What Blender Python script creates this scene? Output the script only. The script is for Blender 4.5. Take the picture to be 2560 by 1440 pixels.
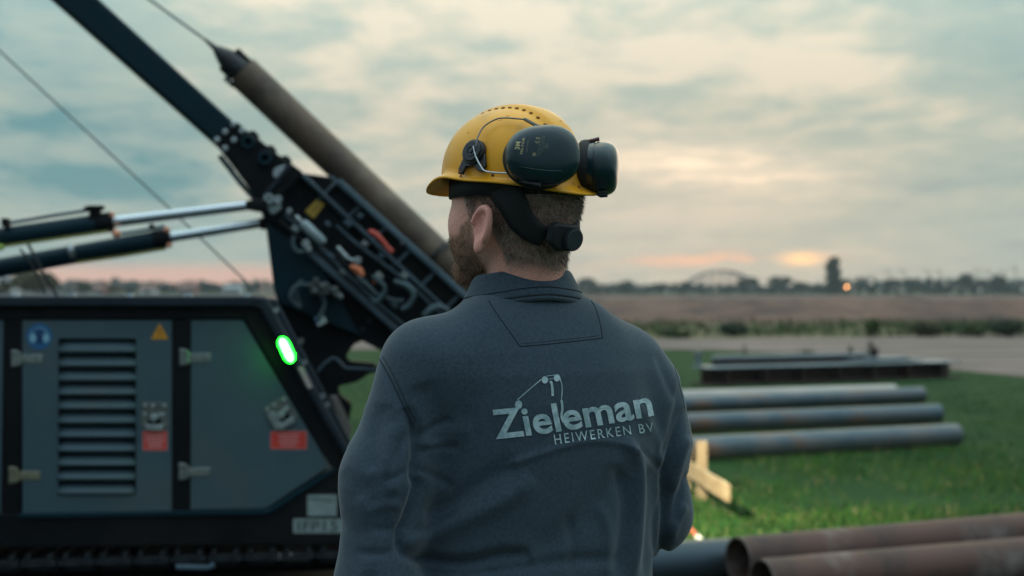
import bpy, bmesh, math, random
import numpy as np
from mathutils import Vector, Matrix, noise as mnoise
from mathutils.bvhtree import BVHTree

random.seed(7)
rng = np.random.default_rng(7)
sc = bpy.context.scene
for o in list(bpy.data.objects):
    bpy.data.objects.remove(o)
C = bpy.context.collection
R = math.radians

# ------------------------------------------------------------------ camera
CZ, FPX = 1.58, 3556.0
cam = bpy.data.cameras.new('camera')
cam.lens = 50.0
cam.sensor_width = 36.0
cam.clip_start = 0.05
cam.clip_end = 6000
cam.dof.use_dof = True
cam.dof.focus_distance = 2.13
cam.dof.aperture_fstop = 4.0
camo = bpy.data.objects.new('camera', cam)
camo.location = (0, 0, CZ)
camo.rotation_euler = (R(90), 0, 0)
C.objects.link(camo)
sc.camera = camo

# ------------------------------------------------------------------ world
SUN_AZ, SUN_EL = 11.4, 2.5
w = bpy.data.worlds.new('World')
sc.world = w
w.use_nodes = True
nt = w.node_tree
nt.nodes.clear()


class NT:
    """tiny node helper"""
    def __init__(self, tree):
        self.t = tree

    def n(self, kind, **kw):
        nd = self.t.nodes.new(kind)
        for k, v in kw.items():
            setattr(nd, k, v)
        return nd

    def put(self, sock, v):
        if hasattr(v, 'is_output'):
            self.t.links.new(v, sock)
        else:
            sock.default_value = v

    def math(self, op, a, b=None, c=None, clamp=False):
        nd = self.n('ShaderNodeMath', operation=op, use_clamp=clamp)
        self.put(nd.inputs[0], a)
        if b is not None:
            self.put(nd.inputs[1], b)
        if c is not None:
            self.put(nd.inputs[2], c)
        return nd.outputs[0]

    def mix(self, f, a, b, blend='MIX'):
        nd = self.n('ShaderNodeMix', data_type='RGBA', blend_type=blend)
        self.put(nd.inputs[0], f)
        self.put(nd.inputs[6], a if hasattr(a, 'is_output') else (*a, 1))
        self.put(nd.inputs[7], b if hasattr(b, 'is_output') else (*b, 1))
        return nd.outputs[2]

    def ramp(self, f, stops):
        nd = self.n('ShaderNodeValToRGB')
        cr = nd.color_ramp
        while len(cr.elements) < len(stops):
            cr.elements.new(0.5)
        for e, (p, c) in zip(cr.elements, stops):
            e.position = p
            e.color = (*c, 1) if len(c) == 3 else c
        self.put(nd.inputs[0], f)
        return nd.outputs[0]

    def smooth(self, v, a, b):
        nd = self.n('ShaderNodeMapRange', interpolation_type='SMOOTHSTEP')
        self.put(nd.inputs[0], v)
        nd.inputs[1].default_value = a
        nd.inputs[2].default_value = b
        return nd.outputs[0]

    def noise(self, vec, scale, detail=4, rough=0.5, dist=0.0):
        nd = self.n('ShaderNodeTexNoise')
        if vec is not None:
            self.put(nd.inputs['Vector'], vec)
        nd.inputs['Scale'].default_value = scale
        nd.inputs['Detail'].default_value = detail
        nd.inputs['Roughness'].default_value = rough
        nd.inputs['Distortion'].default_value = dist
        return nd.outputs[0]

    def comb(self, x, y, z):
        nd = self.n('ShaderNodeCombineXYZ')
        for i, v in enumerate((x, y, z)):
            self.put(nd.inputs[i], v)
        return nd.outputs[0]


W = NT(nt)
tc = W.n('ShaderNodeTexCoord')
sep = W.n('ShaderNodeSeparateXYZ')
nt.links.new(tc.outputs['Generated'], sep.inputs[0])
dx, dy, dz = sep.outputs
az = W.math('MULTIPLY', W.math('ARCTAN2', dx, dy), 180 / math.pi)
el = W.math('MULTIPLY', W.math('ARCSINE', dz), 180 / math.pi)
zz = W.math('ADD', W.math('MAXIMUM', dz, 0.0), 0.20)
cv = W.comb(W.math('DIVIDE', dx, zz), W.math('DIVIDE', dy, zz), 3.7)
n1 = W.noise(cv, 1.6, 3, 0.5, 0.3)
n2 = W.noise(cv, 5.0, 9, 0.62, 0.25)
cl = W.math('ADD', W.math('MULTIPLY', n1, 0.55), W.math('MULTIPLY', n2, 0.45))
# broad light: brightest towards the west (sunset side), dimmer round to the east
west = W.math('SUBTRACT', 1.0, W.smooth(W.math('ABSOLUTE', W.math('SUBTRACT', az, 3.0)), 2.0, 22.0))
cl = W.math('ADD', cl, W.math('MULTIPLY', W.math('SUBTRACT', west, 0.5), 0.11))
cl = W.math('ADD', cl, W.math('MULTIPLY', W.smooth(el, 2.0, 11.0), 0.04))
cloud = W.ramp(cl, [(0.355, (0.125, 0.29, 0.315)), (0.44, (0.29, 0.405, 0.385)),
                    (0.54, (0.40, 0.475, 0.415)), (0.645, (0.69, 0.63, 0.50))])
def glow(a0, e0, sa, se, tilt=0.0):
    u = W.math('DIVIDE', W.math('SUBTRACT', az, a0), sa)
    e1 = W.math('SUBTRACT', W.math('SUBTRACT', el, e0), W.math('MULTIPLY', W.math('SUBTRACT', az, a0), tilt))
    v = W.math('DIVIDE', e1, se)
    d = W.math('ADD', W.math('MULTIPLY', u, u), W.math('MULTIPLY', v, v))
    return W.math('EXPONENT', W.math('MULTIPLY', d, -1.0))


cloud = W.mix(W.math('MULTIPLY', glow(5.0, 3.0, 9.0, 3.0), 0.36), cloud, (0.66, 0.545, 0.44))
# hazy pale layer over the horizon, rosy to the south-west
hz = W.math('SUBTRACT', 1.0, W.smooth(el, 0.6, 4.2))
cloud = W.mix(W.math('MULTIPLY', hz, 0.45), cloud, (0.42, 0.50, 0.45))
pk = W.math('MULTIPLY', W.math('SUBTRACT', 1.0, W.smooth(el, 0.5, 1.25)),
            W.math('SUBTRACT', 1.0, W.smooth(az, -12.0, 6.0)))
cloud = W.mix(W.math('MULTIPLY', pk, 0.85), cloud, (0.80, 0.47, 0.37))


st = W.noise(W.comb(W.math('MULTIPLY', az, 0.35), W.math('MULTIPLY', el, 2.2), 1.0), 1.6, 4, 0.55)
stm = W.smooth(st, 0.40, 0.62)
g1 = W.math('MULTIPLY', glow(8.0, 4.75, 5.2, 0.95, -0.08), W.math('ADD', 0.5, W.math('MULTIPLY', stm, 0.5)))
cloud = W.mix(W.math('MULTIPLY', g1, 1.0, clamp=True), cloud, (1.15, 0.90, 0.65))
g2 = W.math('MULTIPLY', glow(8.0, 1.15, 4.2, 0.30, 0.03), stm)
cloud = W.mix(W.math('MULTIPLY', g2, 0.85), cloud, (0.98, 0.56, 0.38))
g3 = glow(11.5, 1.15, 0.75, 0.26)
cloud = W.mix(W.math('MULTIPLY', g3, 1.0, clamp=True), cloud, (1.40, 0.86, 0.43))
sky = W.n('ShaderNodeTexSky', sky_type='NISHITA')
sky.sun_disc = False
sky.sun_elevation = R(SUN_EL)
sky.sun_rotation = R(SUN_AZ)
sky.altitude = 10
bg1 = W.n('ShaderNodeBackground')
nt.links.new(sky.outputs[0], bg1.inputs[0])
bg1.inputs[1].default_value = 0.05
toward = W.math('ADD', W.math('MULTIPLY', dx, math.sin(R(SUN_AZ))), W.math('MULTIPLY', dy, math.cos(R(SUN_AZ))))
# overcast layer: luminance climbs from the horizon to the zenith (1 + 2 sin el), as an overcast sky does
lum = W.math('ADD', W.math('ADD', 0.825, W.math('MULTIPLY', W.math('MAXIMUM', dz, 0.0), 0.45)), W.math('MULTIPLY', W.math('MAXIMUM', W.math('SUBTRACT', dz, 0.12), 0.0), 2.6))
bg2 = W.n('ShaderNodeBackground')
cloud = W.mix(W.math('MULTIPLY', W.math('SUBTRACT', 1.0, W.smooth(toward, -0.6, 0.75)), 0.8), cloud, (0.33, 0.45, 0.56))
nt.links.new(cloud, bg2.inputs[0])
# dusk: the half of the sky away from the sunset is dimmer
lum = W.math('MULTIPLY', lum, W.math('ADD', 0.46, W.math('MULTIPLY', W.smooth(toward, -0.9, 0.25), 0.54)))
nt.links.new(lum, bg2.inputs[1])
ad = W.n('ShaderNodeMixShader')
ad.inputs[0].default_value = 0.94
nt.links.new(bg1.outputs[0], ad.inputs[1])
nt.links.new(bg2.outputs[0], ad.inputs[2])
wo = W.n('ShaderNodeOutputWorld')
nt.links.new(ad.outputs[0], wo.inputs[0])

# ------------------------------------------------------------------ sun
sl = bpy.data.lights.new('sun', 'SUN')
sl.energy = 0.5
sl.angle = R(40)
sl.color = (1.0, 0.74, 0.52)
so = bpy.data.objects.new('sun', sl)
so.rotation_euler = Vector((-math.sin(R(SUN_AZ)) * math.cos(R(SUN_EL)), -math.cos(R(SUN_AZ)) * math.cos(R(SUN_EL)),
                            -math.sin(R(SUN_EL)))).to_track_quat('-Z', 'Y').to_euler()
so.location = (60, 300, 30)
C.objects.link(so)

sc.view_settings.view_transform = 'Standard'
sc.view_settings.look = 'None'
sc.view_settings.exposure = 0.38
sc.view_settings.gamma = 1.0
sc.view_settings.use_curve_mapping = False
sc.cycles.use_denoising = True
sc.cycles.max_bounces = 6
sc.cycles.sample_clamp_indirect = 4.0


# ------------------------------------------------------------------ helpers
def px_at(px, py, Y):
    """world point seen at pixel (px,py) at distance Y"""
    return Vector(((px - 1280) * Y / FPX, Y, CZ - (py - 720) * Y / FPX))


def px_ground(px, py, z=0.0):
    Y = (CZ - z) * FPX / (py - 720)
    return Vector(((px - 1280) * Y / FPX, Y, z))


ROOT = {}


def thing(name, label, cat, loc=(0, 0, 0), group=None):
    o = bpy.data.objects.new(name, None)
    o.empty_display_size = 0.2
    o.location = loc
    C.objects.link(o)
    ROOT[o.name] = Vector(loc)
    tag(o, label, cat, group)
    return o


def tag(o, label=None, cat=None, group=None, kind=None):
    if label:
        o['label'] = label
    if cat:
        o['category'] = cat
    if group:
        o['group'] = group
    if kind:
        o['kind'] = kind
    return o


def link(name, me, parent=None, mats=None, bevel=0.0, smooth=None, solid=0.0):
    """mesh in world coordinates -> object (child of parent, sharing the thing's origin)"""
    ob = bpy.data.objects.new(name, me)
    C.objects.link(ob)
    if parent is not None:
        base = ROOT[parent.name]
        me.transform(Matrix.Translation(-base))
        ob.parent = parent
        ROOT[ob.name] = base
    else:
        ROOT[ob.name] = Vector((0, 0, 0))
    if mats is not None:
        for m in (mats if isinstance(mats, (list, tuple)) else [mats]):
            me.materials.append(m)
    if smooth is not None:
        me.polygons.foreach_set('use_smooth', [smooth] * len(me.polygons))
    if solid:
        md = ob.modifiers.new('s', 'SOLIDIFY')
        md.thickness = solid
        md.offset = -1
    if bevel:
        md = ob.modifiers.new('b', 'BEVEL')
        md.width = bevel
        md.segments = 2
        md.limit_method = 'ANGLE'
        md.angle_limit = R(40)
        md.harden_normals = False
    return ob


class MB:
    def __init__(self):
        self.v, self.f, self.m, self.s = [], [], [], []
        self.mi = 0
        self.sm = False

    def add(self, vs, fs, smooth=None):
        b = len(self.v)
        self.v += [tuple(p) for p in vs]
        for q in fs:
            self.f.append([b + i for i in q])
            self.m.append(self.mi)
            self.s.append(self.sm if smooth is None else smooth)
        return self

    def box(self, c, size, axes=None):
        c = Vector(c)
        ax = axes or (Vector((1, 0, 0)), Vector((0, 1, 0)), Vector((0, 0, 1)))
        h = [Vector(a) * s / 2 for a, s in zip(ax, size)]
        vs = [c + h[0] * i + h[1] * j + h[2] * k for i in (-1, 1) for j in (-1, 1) for k in (-1, 1)]
        return self.add(vs, [(0, 1, 3, 2), (4, 6, 7, 5), (0, 4, 5, 1), (2, 3, 7, 6), (0, 2, 6, 4), (1, 5, 7, 3)])

    def prism(self, poly, ext):
        n = len(poly)
        ext = Vector(ext)
        vs = [Vector(p) for p in poly] + [Vector(p) + ext for p in poly]
        fs = [tuple(range(n)), tuple(range(2 * n - 1, n - 1, -1))]
        fs += [(i, i + n, (i + 1) % n + n, (i + 1) % n) for i in range(n)]
        return self.add(vs, fs)

    def cone(self, p0, p1, r0, r1=None, n=12, cap=True, smooth=True):
        p0, p1 = Vector(p0), Vector(p1)
        r1 = r0 if r1 is None else r1
        d = (p1 - p0).normalized()
        a = d.orthogonal().normalized()
        b = d.cross(a)
        vs = []
        for p, r in ((p0, r0), (p1, r1)):
            vs += [p + (a * math.cos(t) + b * math.sin(t)) * r for t in [2 * math.pi * i / n for i in range(n)]]
        self.add(vs, [(i, (i + 1) % n, (i + 1) % n + n, i + n) for i in range(n)], smooth)
        if cap:
            self.add(vs[:n], [tuple(range(n - 1, -1, -1))], False)
            self.add(vs[n:], [tuple(range(n))], False)
        return self

    def ring(self, p0, p1, ro, ri, n=24):
        """hollow cylinder"""
        p0, p1 = Vector(p0), Vector(p1)
        d = (p1 - p0).normalized()
        a = d.orthogonal().normalized()
        b = d.cross(a)
        vs = []
        for p, r in ((p0, ro), (p1, ro), (p1, ri), (p0, ri)):
            vs += [p + (a * math.cos(t) + b * math.sin(t)) * r for t in [2 * math.pi * i / n for i in range(n)]]
        fs, sm = [], []
        for k in range(4):
            k2 = (k + 1) % 4
            self.add([], [], None)
            fs = [(k * n + i, k * n + (i + 1) % n, k2 * n + (i + 1) % n, k2 * n + i) for i in range(n)]
            b0 = len(self.v)
            if k == 0:
                base = b0
                self.v += [tuple(p) for p in vs]
            for q in fs:
                self.f.append([base + i for i in q])
                self.m.append(self.mi)
                self.s.append(k in (0, 2))
        return self

    def tube(self, pts, r, n=8, close=False):
        pts = [Vector(p) for p in pts]
        rs = r if isinstance(r, (list, tuple)) else [r] * len(pts)
        up = None
        vs = []
        for i, p in enumerate(pts):
            t = (pts[min(i + 1, len(pts) - 1)] - pts[max(i - 1, 0)])
            if t.length < 1e-9:
                t = Vector((0, 0, 1))
            t.normalize()
            if up is None:
                up = t.orthogonal().normalized()
            up = (up - t * up.dot(t))
            if up.length < 1e-6:
                up = t.orthogonal()
            up.normalize()
            b = t.cross(up)
            vs += [p + (up * math.cos(2 * math.pi * k / n) + b * math.sin(2 * math.pi * k / n)) * rs[i] for k in range(n)]
        fs = []
        for i in range(len(pts) - 1):
            for k in range(n):
                fs.append((i * n + k, i * n + (k + 1) % n, (i + 1) * n + (k + 1) % n, (i + 1) * n + k))
        self.add(vs, fs, True)
        self.add(vs[:n], [tuple(range(n - 1, -1, -1))], False)
        self.add(vs[-n:], [tuple(range(n))], False)
        return self

    def ball(self, c, r, nu=12, nv=8, sc_=(1, 1, 1)):
        c = Vector(c)
        vs = []
        for j in range(nv + 1):
            th = math.pi * j / nv
            for i in range(nu):
                ph = 2 * math.pi * i / nu
                vs.append(c + Vector((math.sin(th) * math.cos(ph) * sc_[0], math.sin(th) * math.sin(ph) * sc_[1],
                                      math.cos(th) * sc_[2])) * r)
        fs = [(j * nu + i, j * nu + (i + 1) % nu, (j + 1) * nu + (i + 1) % nu, (j + 1) * nu + i)
              for j in range(nv) for i in range(nu)]
        return self.add(vs, fs, True)

    def mesh(self, name, fix=True):
        me = bpy.data.meshes.new(name)
        me.from_pydata(self.v, [], self.f)
        me.polygons.foreach_set('material_index', self.m)
        me.polygons.foreach_set('use_smooth', self.s)
        if fix:
            bm = bmesh.new()
            bm.from_mesh(me)
            bmesh.ops.remove_doubles(bm, verts=bm.verts, dist=1e-6)
            bmesh.ops.recalc_face_normals(bm, faces=bm.faces)
            bm.to_mesh(me)
            bm.free()
            me.set_sharp_from_angle(angle=R(42))
        me.update()
        return me

    def build(self, name, mats, parent=None, bevel=0.0, fix=True):
        return link(name, self.mesh(name, fix), parent, mats, bevel)


def smooth_pts(pts, k=6):
    """Catmull-Rom through the points"""
    pts = [Vector(p) for p in pts]
    out = []
    for i in range(len(pts) - 1):
        p0, p1, p2, p3 = pts[max(i - 1, 0)], pts[i], pts[i + 1], pts[min(i + 2, len(pts) - 1)]
        for j in range(k):
            t = j / k
            out.append(0.5 * ((2 * p1) + (p2 - p0) * t + (2 * p0 - 5 * p1 + 4 * p2 - p3) * t * t
                              + (3 * p1 - p0 - 3 * p2 + p3) * t ** 3))
    out.append(pts[-1])
    return out


# ------------------------------------------------------------------ materials
def mat(name, c1, c2=None, rough=0.6, metal=0.0, scale=8.0, detail=5, bump=0.0, bscale=None, spec=0.5, coat=0.0,
        sheen=0.0, mid=(0.35, 0.65), stretch=None, bdist=0.01, rvar=0.0, emit=None, estr=0.0, c3=None, scale3=2.0):
    m = bpy.data.materials.new(name)
    m.use_nodes = True
    N = NT(m.node_tree)
    bs = m.node_tree.nodes['Principled BSDF']
    bs.inputs['Base Color'].default_value = (*c1, 1)
    bs.inputs['Roughness'].default_value = rough
    bs.inputs['Metallic'].default_value = metal
    bs.inputs['Specular IOR Level'].default_value = spec
    bs.inputs['Coat Weight'].default_value = coat
    bs.inputs['Coat Roughness'].default_value = 0.08
    if sheen:
        bs.inputs['Sheen Weight'].default_value = sheen
        bs.inputs['Sheen Roughness'].default_value = 0.45
    tcn = N.n('ShaderNodeTexCoord')
    vec = tcn.outputs['Object']
    if stretch:
        mp = N.n('ShaderNodeMapping')
        m.node_tree.links.new(vec, mp.inputs[0])
        mp.inputs['Scale'].default_value = stretch
        vec = mp.outputs[0]
    if c2 is not None:
        nz = N.noise(vec, scale, detail, 0.6)
        f = N.smooth(nz, *mid)
        col = N.mix(f, c1, c2)
        if c3 is not None:
            f3 = N.smooth(N.noise(vec, scale3, 4, 0.6), 0.5, 0.68)
            col = N.mix(f3, col, c3)
        m.node_tree.links.new(col, bs.inputs['Base Color'])
        if rvar:
            m.node_tree.links.new(N.math('ADD', rough - rvar / 2, N.math('MULTIPLY', nz, rvar)), bs.inputs['Roughness'])
    if bump:
        bn = N.n('ShaderNodeBump')
        bn.inputs['Strength'].default_value = bump
        bn.inputs['Distance'].default_value = bdist
        m.node_tree.links.new(N.noise(vec, bscale or scale * 4, 4, 0.6), bn.inputs['Height'])
        m.node_tree.links.new(bn.outputs[0], bs.inputs['Normal'])
    if emit:
        bs.inputs['Emission Color'].default_value = (*emit, 1)
        bs.inputs['Emission Strength'].default_value = estr
    return m


M = {}
M['grass'] = mat('grass_soil', (0.009, 0.040, 0.011), (0.020, 0.058, 0.014), 0.95, scale=1.3, detail=8, bump=0.6,
                 bscale=30, spec=0.1, bdist=0.03)
M['field'] = mat('field_soil', (0.20, 0.118, 0.090), (0.105, 0.068, 0.058), 0.95, scale=0.16, detail=8, bump=0.8,
                 bscale=2.2, spec=0.1, bdist=0.3, c3=(0.070, 0.050, 0.047), scale3=0.11)
M['gravel'] = mat('gravel', (0.255, 0.188, 0.162), (0.125, 0.104, 0.098), 0.95, scale=0.8, detail=8, bump=0.5,
                  bscale=14, spec=0.1, bdist=0.05, stretch=(0.25, 1, 1))
M['verge'] = mat('verge_grass', (0.105, 0.115, 0.050), (0.175, 0.135, 0.090), 0.95, scale=0.5, detail=8, bump=0.6,
                 bscale=8, spec=0.1, bdist=0.1)
M['far_grass'] = mat('far_grass', (0.06, 0.095, 0.045), (0.045, 0.075, 0.04), 0.95, scale=0.02, spec=0.1)

M['black'] = mat('black_paint', (0.0050, 0.0060, 0.0080), (0.0075, 0.0088, 0.0112), 0.55, scale=3, spec=0.12, c3=(0.012, 0.012, 0.012), scale3=1.6, bump=0.03, bscale=40)
M['blue_black'] = mat('blue_black_paint', (0.0025, 0.020, 0.031), (0.004, 0.024, 0.036), 0.45, scale=2, spec=0.16, bump=0.03, bscale=30)
M['top_blue'] = mat('worn_dark_blue_paint', (0.012, 0.021, 0.032), (0.019, 0.029, 0.040), 0.6, scale=5, spec=0.2)
M['panel'] = mat('grey_panel_paint', (0.048, 0.086, 0.104), (0.060, 0.100, 0.117), 0.5, scale=3, detail=8, spec=0.3, bump=0.03, bscale=60, rvar=0.25, c3=(0.070, 0.098, 0.105), scale3=2.6)
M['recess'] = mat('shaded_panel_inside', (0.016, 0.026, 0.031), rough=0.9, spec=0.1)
M['dark'] = mat('dark_recess', (0.004, 0.005, 0.006), rough=0.95, spec=0.0)
M['zinc'] = mat('zinc_plate', (0.36, 0.38, 0.37), (0.24, 0.27, 0.27), 0.35, 0.85, scale=60)
M['brass'] = mat('yellow_zinc', (0.34, 0.32, 0.22), (0.26, 0.26, 0.20), 0.4, 0.8, scale=60)
M['chrome'] = mat('chrome', (0.66, 0.70, 0.72), rough=0.10, metal=1.0)
M['silver'] = mat('silver_fitting', (0.50, 0.56, 0.58), (0.32, 0.36, 0.38), 0.3, 0.8, scale=25)
M['red_sticker'] = mat('red_sticker', (0.60, 0.045, 0.028), rough=0.5)
M['pink_print'] = mat('white_print_on_red', (0.62, 0.22, 0.21), rough=0.6)
M['white_print'] = mat('white_print', (0.62, 0.62, 0.62), rough=0.6)
M['blue_sticker'] = mat('blue_sticker', (0.018, 0.115, 0.27), rough=0.4)
M['light_blue'] = mat('pale_blue_print', (0.22, 0.45, 0.55), rough=0.5)
M['yellow_sticker'] = mat('orange_yellow_sticker', (0.62, 0.26, 0.012), rough=0.5)
M['yellow_tag'] = mat('yellow_tag', (0.46, 0.28, 0.03), rough=0.6)
M['black_print'] = mat('black_print', (0.012, 0.012, 0.012), rough=0.6)
M['plate'] = mat('pale_plate', (0.26, 0.32, 0.31), (0.21, 0.27, 0.265), 0.5, scale=20)
M['plate_ink'] = mat('plate_ink', (0.055, 0.075, 0.075), rough=0.6)
M['orange'] = mat('orange_cap', (0.72, 0.20, 0.085), rough=0.4)
M['copper'] = mat('copper_orange_cap', (0.85, 0.36, 0.22), rough=0.32)
M['red_handle'] = mat('red_handle', (0.62, 0.075, 0.05), rough=0.45)
M['hose'] = mat('black_hose', (0.010, 0.012, 0.014), rough=0.5)
M['blue_hose'] = mat('grey_blue_hose', (0.050, 0.092, 0.105), (0.022, 0.042, 0.052), 0.5, scale=14)
M['yellow_reflection'] = mat('yellow_reflection', (0.20, 0.20, 0.03), rough=0.5)
M['wire'] = mat('steel_wire', (0.22, 0.25, 0.25), rough=0.6)
M['rust'] = mat('dull_brown_pile_steel', (0.180, 0.112, 0.072), (0.085, 0.060, 0.046), 0.6, 0.15, scale=3.0, detail=10,
                bump=0.3, bscale=18, c3=(0.23, 0.165, 0.120), scale3=2.4)
M['rust_red'] = mat('rusty_steel', (0.115, 0.052, 0.038), (0.058, 0.034, 0.029), 0.7, 0.15, scale=3.0, detail=9, bump=0.25,
                    bscale=24, c3=(0.20, 0.15, 0.135), scale3=2.1)
M['pipe_blue'] = mat('blue_grey_mill_steel', (0.060, 0.098, 0.125), (0.125, 0.130, 0.138), 0.45, 0.45, scale=4.5, detail=9,
                     bump=0.2, bscale=20, stretch=(0.35, 1, 1), c3=(0.185, 0.105, 0.068), scale3=2.6)
M['pipe_pale'] = mat('pale_mill_steel', (0.42, 0.38, 0.35), (0.32, 0.31, 0.30), 0.5, 0.3, scale=3, detail=8, stretch=(0.3, 1, 1))
M['pipe_dark'] = mat('bluish_black_steel', (0.028, 0.050, 0.068), (0.045, 0.068, 0.086), 0.42, 0.35, scale=2.5, detail=8, bump=0.1,
                     bscale=20, stretch=(0.4, 1, 1), c3=(0.09, 0.055, 0.035), scale3=1.1)
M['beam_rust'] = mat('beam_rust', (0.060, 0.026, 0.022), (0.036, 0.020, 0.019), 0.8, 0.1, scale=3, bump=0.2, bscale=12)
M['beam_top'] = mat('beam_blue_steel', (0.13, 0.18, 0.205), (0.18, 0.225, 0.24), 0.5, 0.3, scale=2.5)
M['pine'] = mat('fresh_pine', (0.47, 0.35, 0.20), (0.33, 0.225, 0.115), 0.65, scale=34, stretch=(1, 0.12, 1), bump=0.1, c3=(0.40, 0.31, 0.20), scale3=5)
M['pole_red'] = mat('red_paint', (0.52, 0.06, 0.035), rough=0.5)
M['pole_white'] = mat('white_paint', (0.75, 0.73, 0.66), rough=0.5)
M['soil'] = mat('dark_soil', (0.030, 0.028, 0.024), (0.05, 0.045, 0.036), 0.95, scale=8, bump=0.6)

M['leaf_dark'] = mat('dark_foliage', (0.022, 0.042, 0.026), (0.040, 0.066, 0.034), 0.85, scale=0.6, spec=0.2)
M['leaf_mid'] = mat('green_foliage', (0.040, 0.075, 0.028), (0.075, 0.105, 0.036), 0.85, scale=0.6, spec=0.2)
M['leaf_olive'] = mat('olive_foliage', (0.085, 0.080, 0.036), (0.060, 0.068, 0.034), 0.85, scale=0.6, spec=0.2)
M['leaf_blue'] = mat('blue_green_foliage', (0.030, 0.052, 0.045), (0.046, 0.068, 0.054), 0.9, scale=0.3, spec=0.2)
M['bark'] = mat('bark', (0.07, 0.055, 0.042), (0.045, 0.036, 0.03), 0.9, scale=6)
M['blade_a'] = mat('grass_blade', (0.012, 0.062, 0.013), (0.036, 0.112, 0.014), 0.85, scale=0.9, spec=0.25)
M['blade_b'] = mat('yellow_grass_blade', (0.038, 0.085, 0.014), (0.070, 0.100, 0.022), 0.85, scale=1.2, spec=0.25)
M['blade_dry'] = mat('dry_grass_blade', (0.20, 0.17, 0.075), (0.14, 0.125, 0.055), 0.85, scale=1.2)
M['roof'] = mat('red_roof', (0.16, 0.075, 0.06), rough=0.8)
M['roof_grey'] = mat('grey_roof', (0.20, 0.24, 0.26), rough=0.6)
M['wall_white'] = mat('pale_wall', (0.48, 0.50, 0.50), rough=0.8)
M['brick_far'] = mat('brick_wall', (0.23, 0.10, 0.08), rough=0.85)
M['glass_far'] = mat('window_glass', (0.05, 0.07, 0.08), rough=0.15)
M['bridge'] = mat('bridge_steel', (0.20, 0.115, 0.11), rough=0.7)

# ------------------------------------------------------------------ ground sheets
def sheet(name, pts, z, m, div=0):
    me = bpy.data.meshes.new(name)
    me.from_pydata([(p[0], p[1], z) for p in pts], [], [tuple(range(len(pts)))])
    o = link(name, me, None, m)
    return tag(o, kind='structure')


sheet('ground', [(-520, -60), (520, -60), (520, 700), (-520, 700)], -0.012, M['far_grass'])
sheet('lawn', [(-60, -8), (60, -8), (60, 60), (-60, 60)], 0.0, M['grass'])
sheet('field', [(-400, 62), (500, 62), (500, 345), (-400, 345)], -0.004, M['field'])
sheet('verge', [(-120, 43), (120, 43), (120, 64), (-120, 64)], 0.004, M['verge'])
# gravel track: crosses behind the lawn and widens into a parking area on the right
L = [px_ground(-900, 880), px_ground(600, 876), px_ground(1500, 872), px_ground(1780, 875), px_ground(1960, 884),
     px_ground(2150, 898), px_ground(2400, 926), px_ground(2700, 958), px_ground(3300, 1000)]
U = [px_ground(3600, 838), px_ground(2560, 839), px_ground(2000, 846), px_ground(1500, 851), px_ground(600, 852),
     px_ground(-900, 853)]
sheet('gravel_track', L + U, 0.008, M['gravel'])
sheet('work_soil', [(-7, 0.5), (0.9, 0.5), (0.9, 5.0), (0.4, 8.6), (-7, 8.6)], 0.004, M['soil'])


def clods():
    """rough tilled soil: low ridges over the near part of the field"""
    nx, ny = 150, 46
    xs = np.linspace(-12, 62, nx)
    ys = np.geomspace(64, 165, ny)
    v = []
    for y in ys:
        for x in xs:
            e = min(1, (y - 64) / 6, (165 - y) / 30, (x + 12) / 6, (62 - x) / 6)
            h = mnoise.fractal(Vector((x * 0.25, y * 0.16, 0)), 1.0, 2.0, 5) * 0.75 + 0.30
            v.append((x, y, -0.03 + max(0, e) * max(0.02, h)))
    f = [(j * nx + i, j * nx + i + 1, (j + 1) * nx + i + 1, (j + 1) * nx + i) for j in range(ny - 1) for i in range(nx - 1)]
    me = bpy.data.meshes.new('tilled_soil')
    me.from_pydata(v, [], f)
    tag(link('tilled_soil', me, None, M['field'], smooth=True), kind='structure')


clods()


def grass_mesh(name, n, poly_fn, hmin, hmax, wid, mats, wts, label):
    """blades of grass: one bent triangle pair each"""
    pts = poly_fn(n)
    n = len(pts)
    h = rng.uniform(hmin, hmax, n)
    a = rng.uniform(0, 2 * np.pi, n)
    lean = rng.normal(0, 0.45, (n, 2)) * h[:, None]
    wv = np.stack([np.cos(a), np.sin(a)], 1) * (wid * rng.uniform(0.6, 1.4, n))[:, None]
    base = np.concatenate([pts, np.zeros((n, 1))], 1)
    V = np.zeros((n, 5, 3))
    V[:, 0] = base
    V[:, 0, :2] -= wv
    V[:, 1] = base
    V[:, 1, :2] += wv
    V[:, 2] = base
    V[:, 2, :2] += wv * 0.8 + lean * 0.35
    V[:, 2, 2] = h * 0.55
    V[:, 3] = base
    V[:, 3, :2] += -wv * 0.8 + lean * 0.35
    V[:, 3, 2] = h * 0.55
    V[:, 4] = base
    V[:, 4, :2] += lean
    V[:, 4, 2] = h
    idx = np.arange(n)[:, None] * 5
    quads = (idx + np.array([[0, 1, 2, 3]]))
    tris = (idx + np.array([[3, 2, 4]]))
    me = bpy.data.meshes.new(name)
    me.from_pydata(V.reshape(-1, 3).tolist(), [], quads.tolist() + tris.tolist())
    mi = rng.choice(len(mats), n, p=wts)
    me.polygons.foreach_set('material_index', np.concatenate([mi, mi]))
    o = link(name, me, None, mats)
    return tag(o, label, 'grass', kind='stuff')


def lawn_pts(n):
    Y = 1 / np.sqrt(rng.uniform(1 / 26 ** 2, 1 / 5.5 ** 2, n))
    X = rng.uniform(-0.22, 0.50, n) * Y
    # clumpiness
    k = np.array([mnoise.noise(Vector((x * 0.9, y * 0.9, 2.0))) for x, y in zip(X, Y)])
    keep = (rng.uniform(-0.45, 0.45, n) < k) & ~((X < 0.95) & (Y < 8.6)) & ~((X < -0.1) & (Y < 9.5))
    return np.stack([X, Y], 1)[keep]


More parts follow.
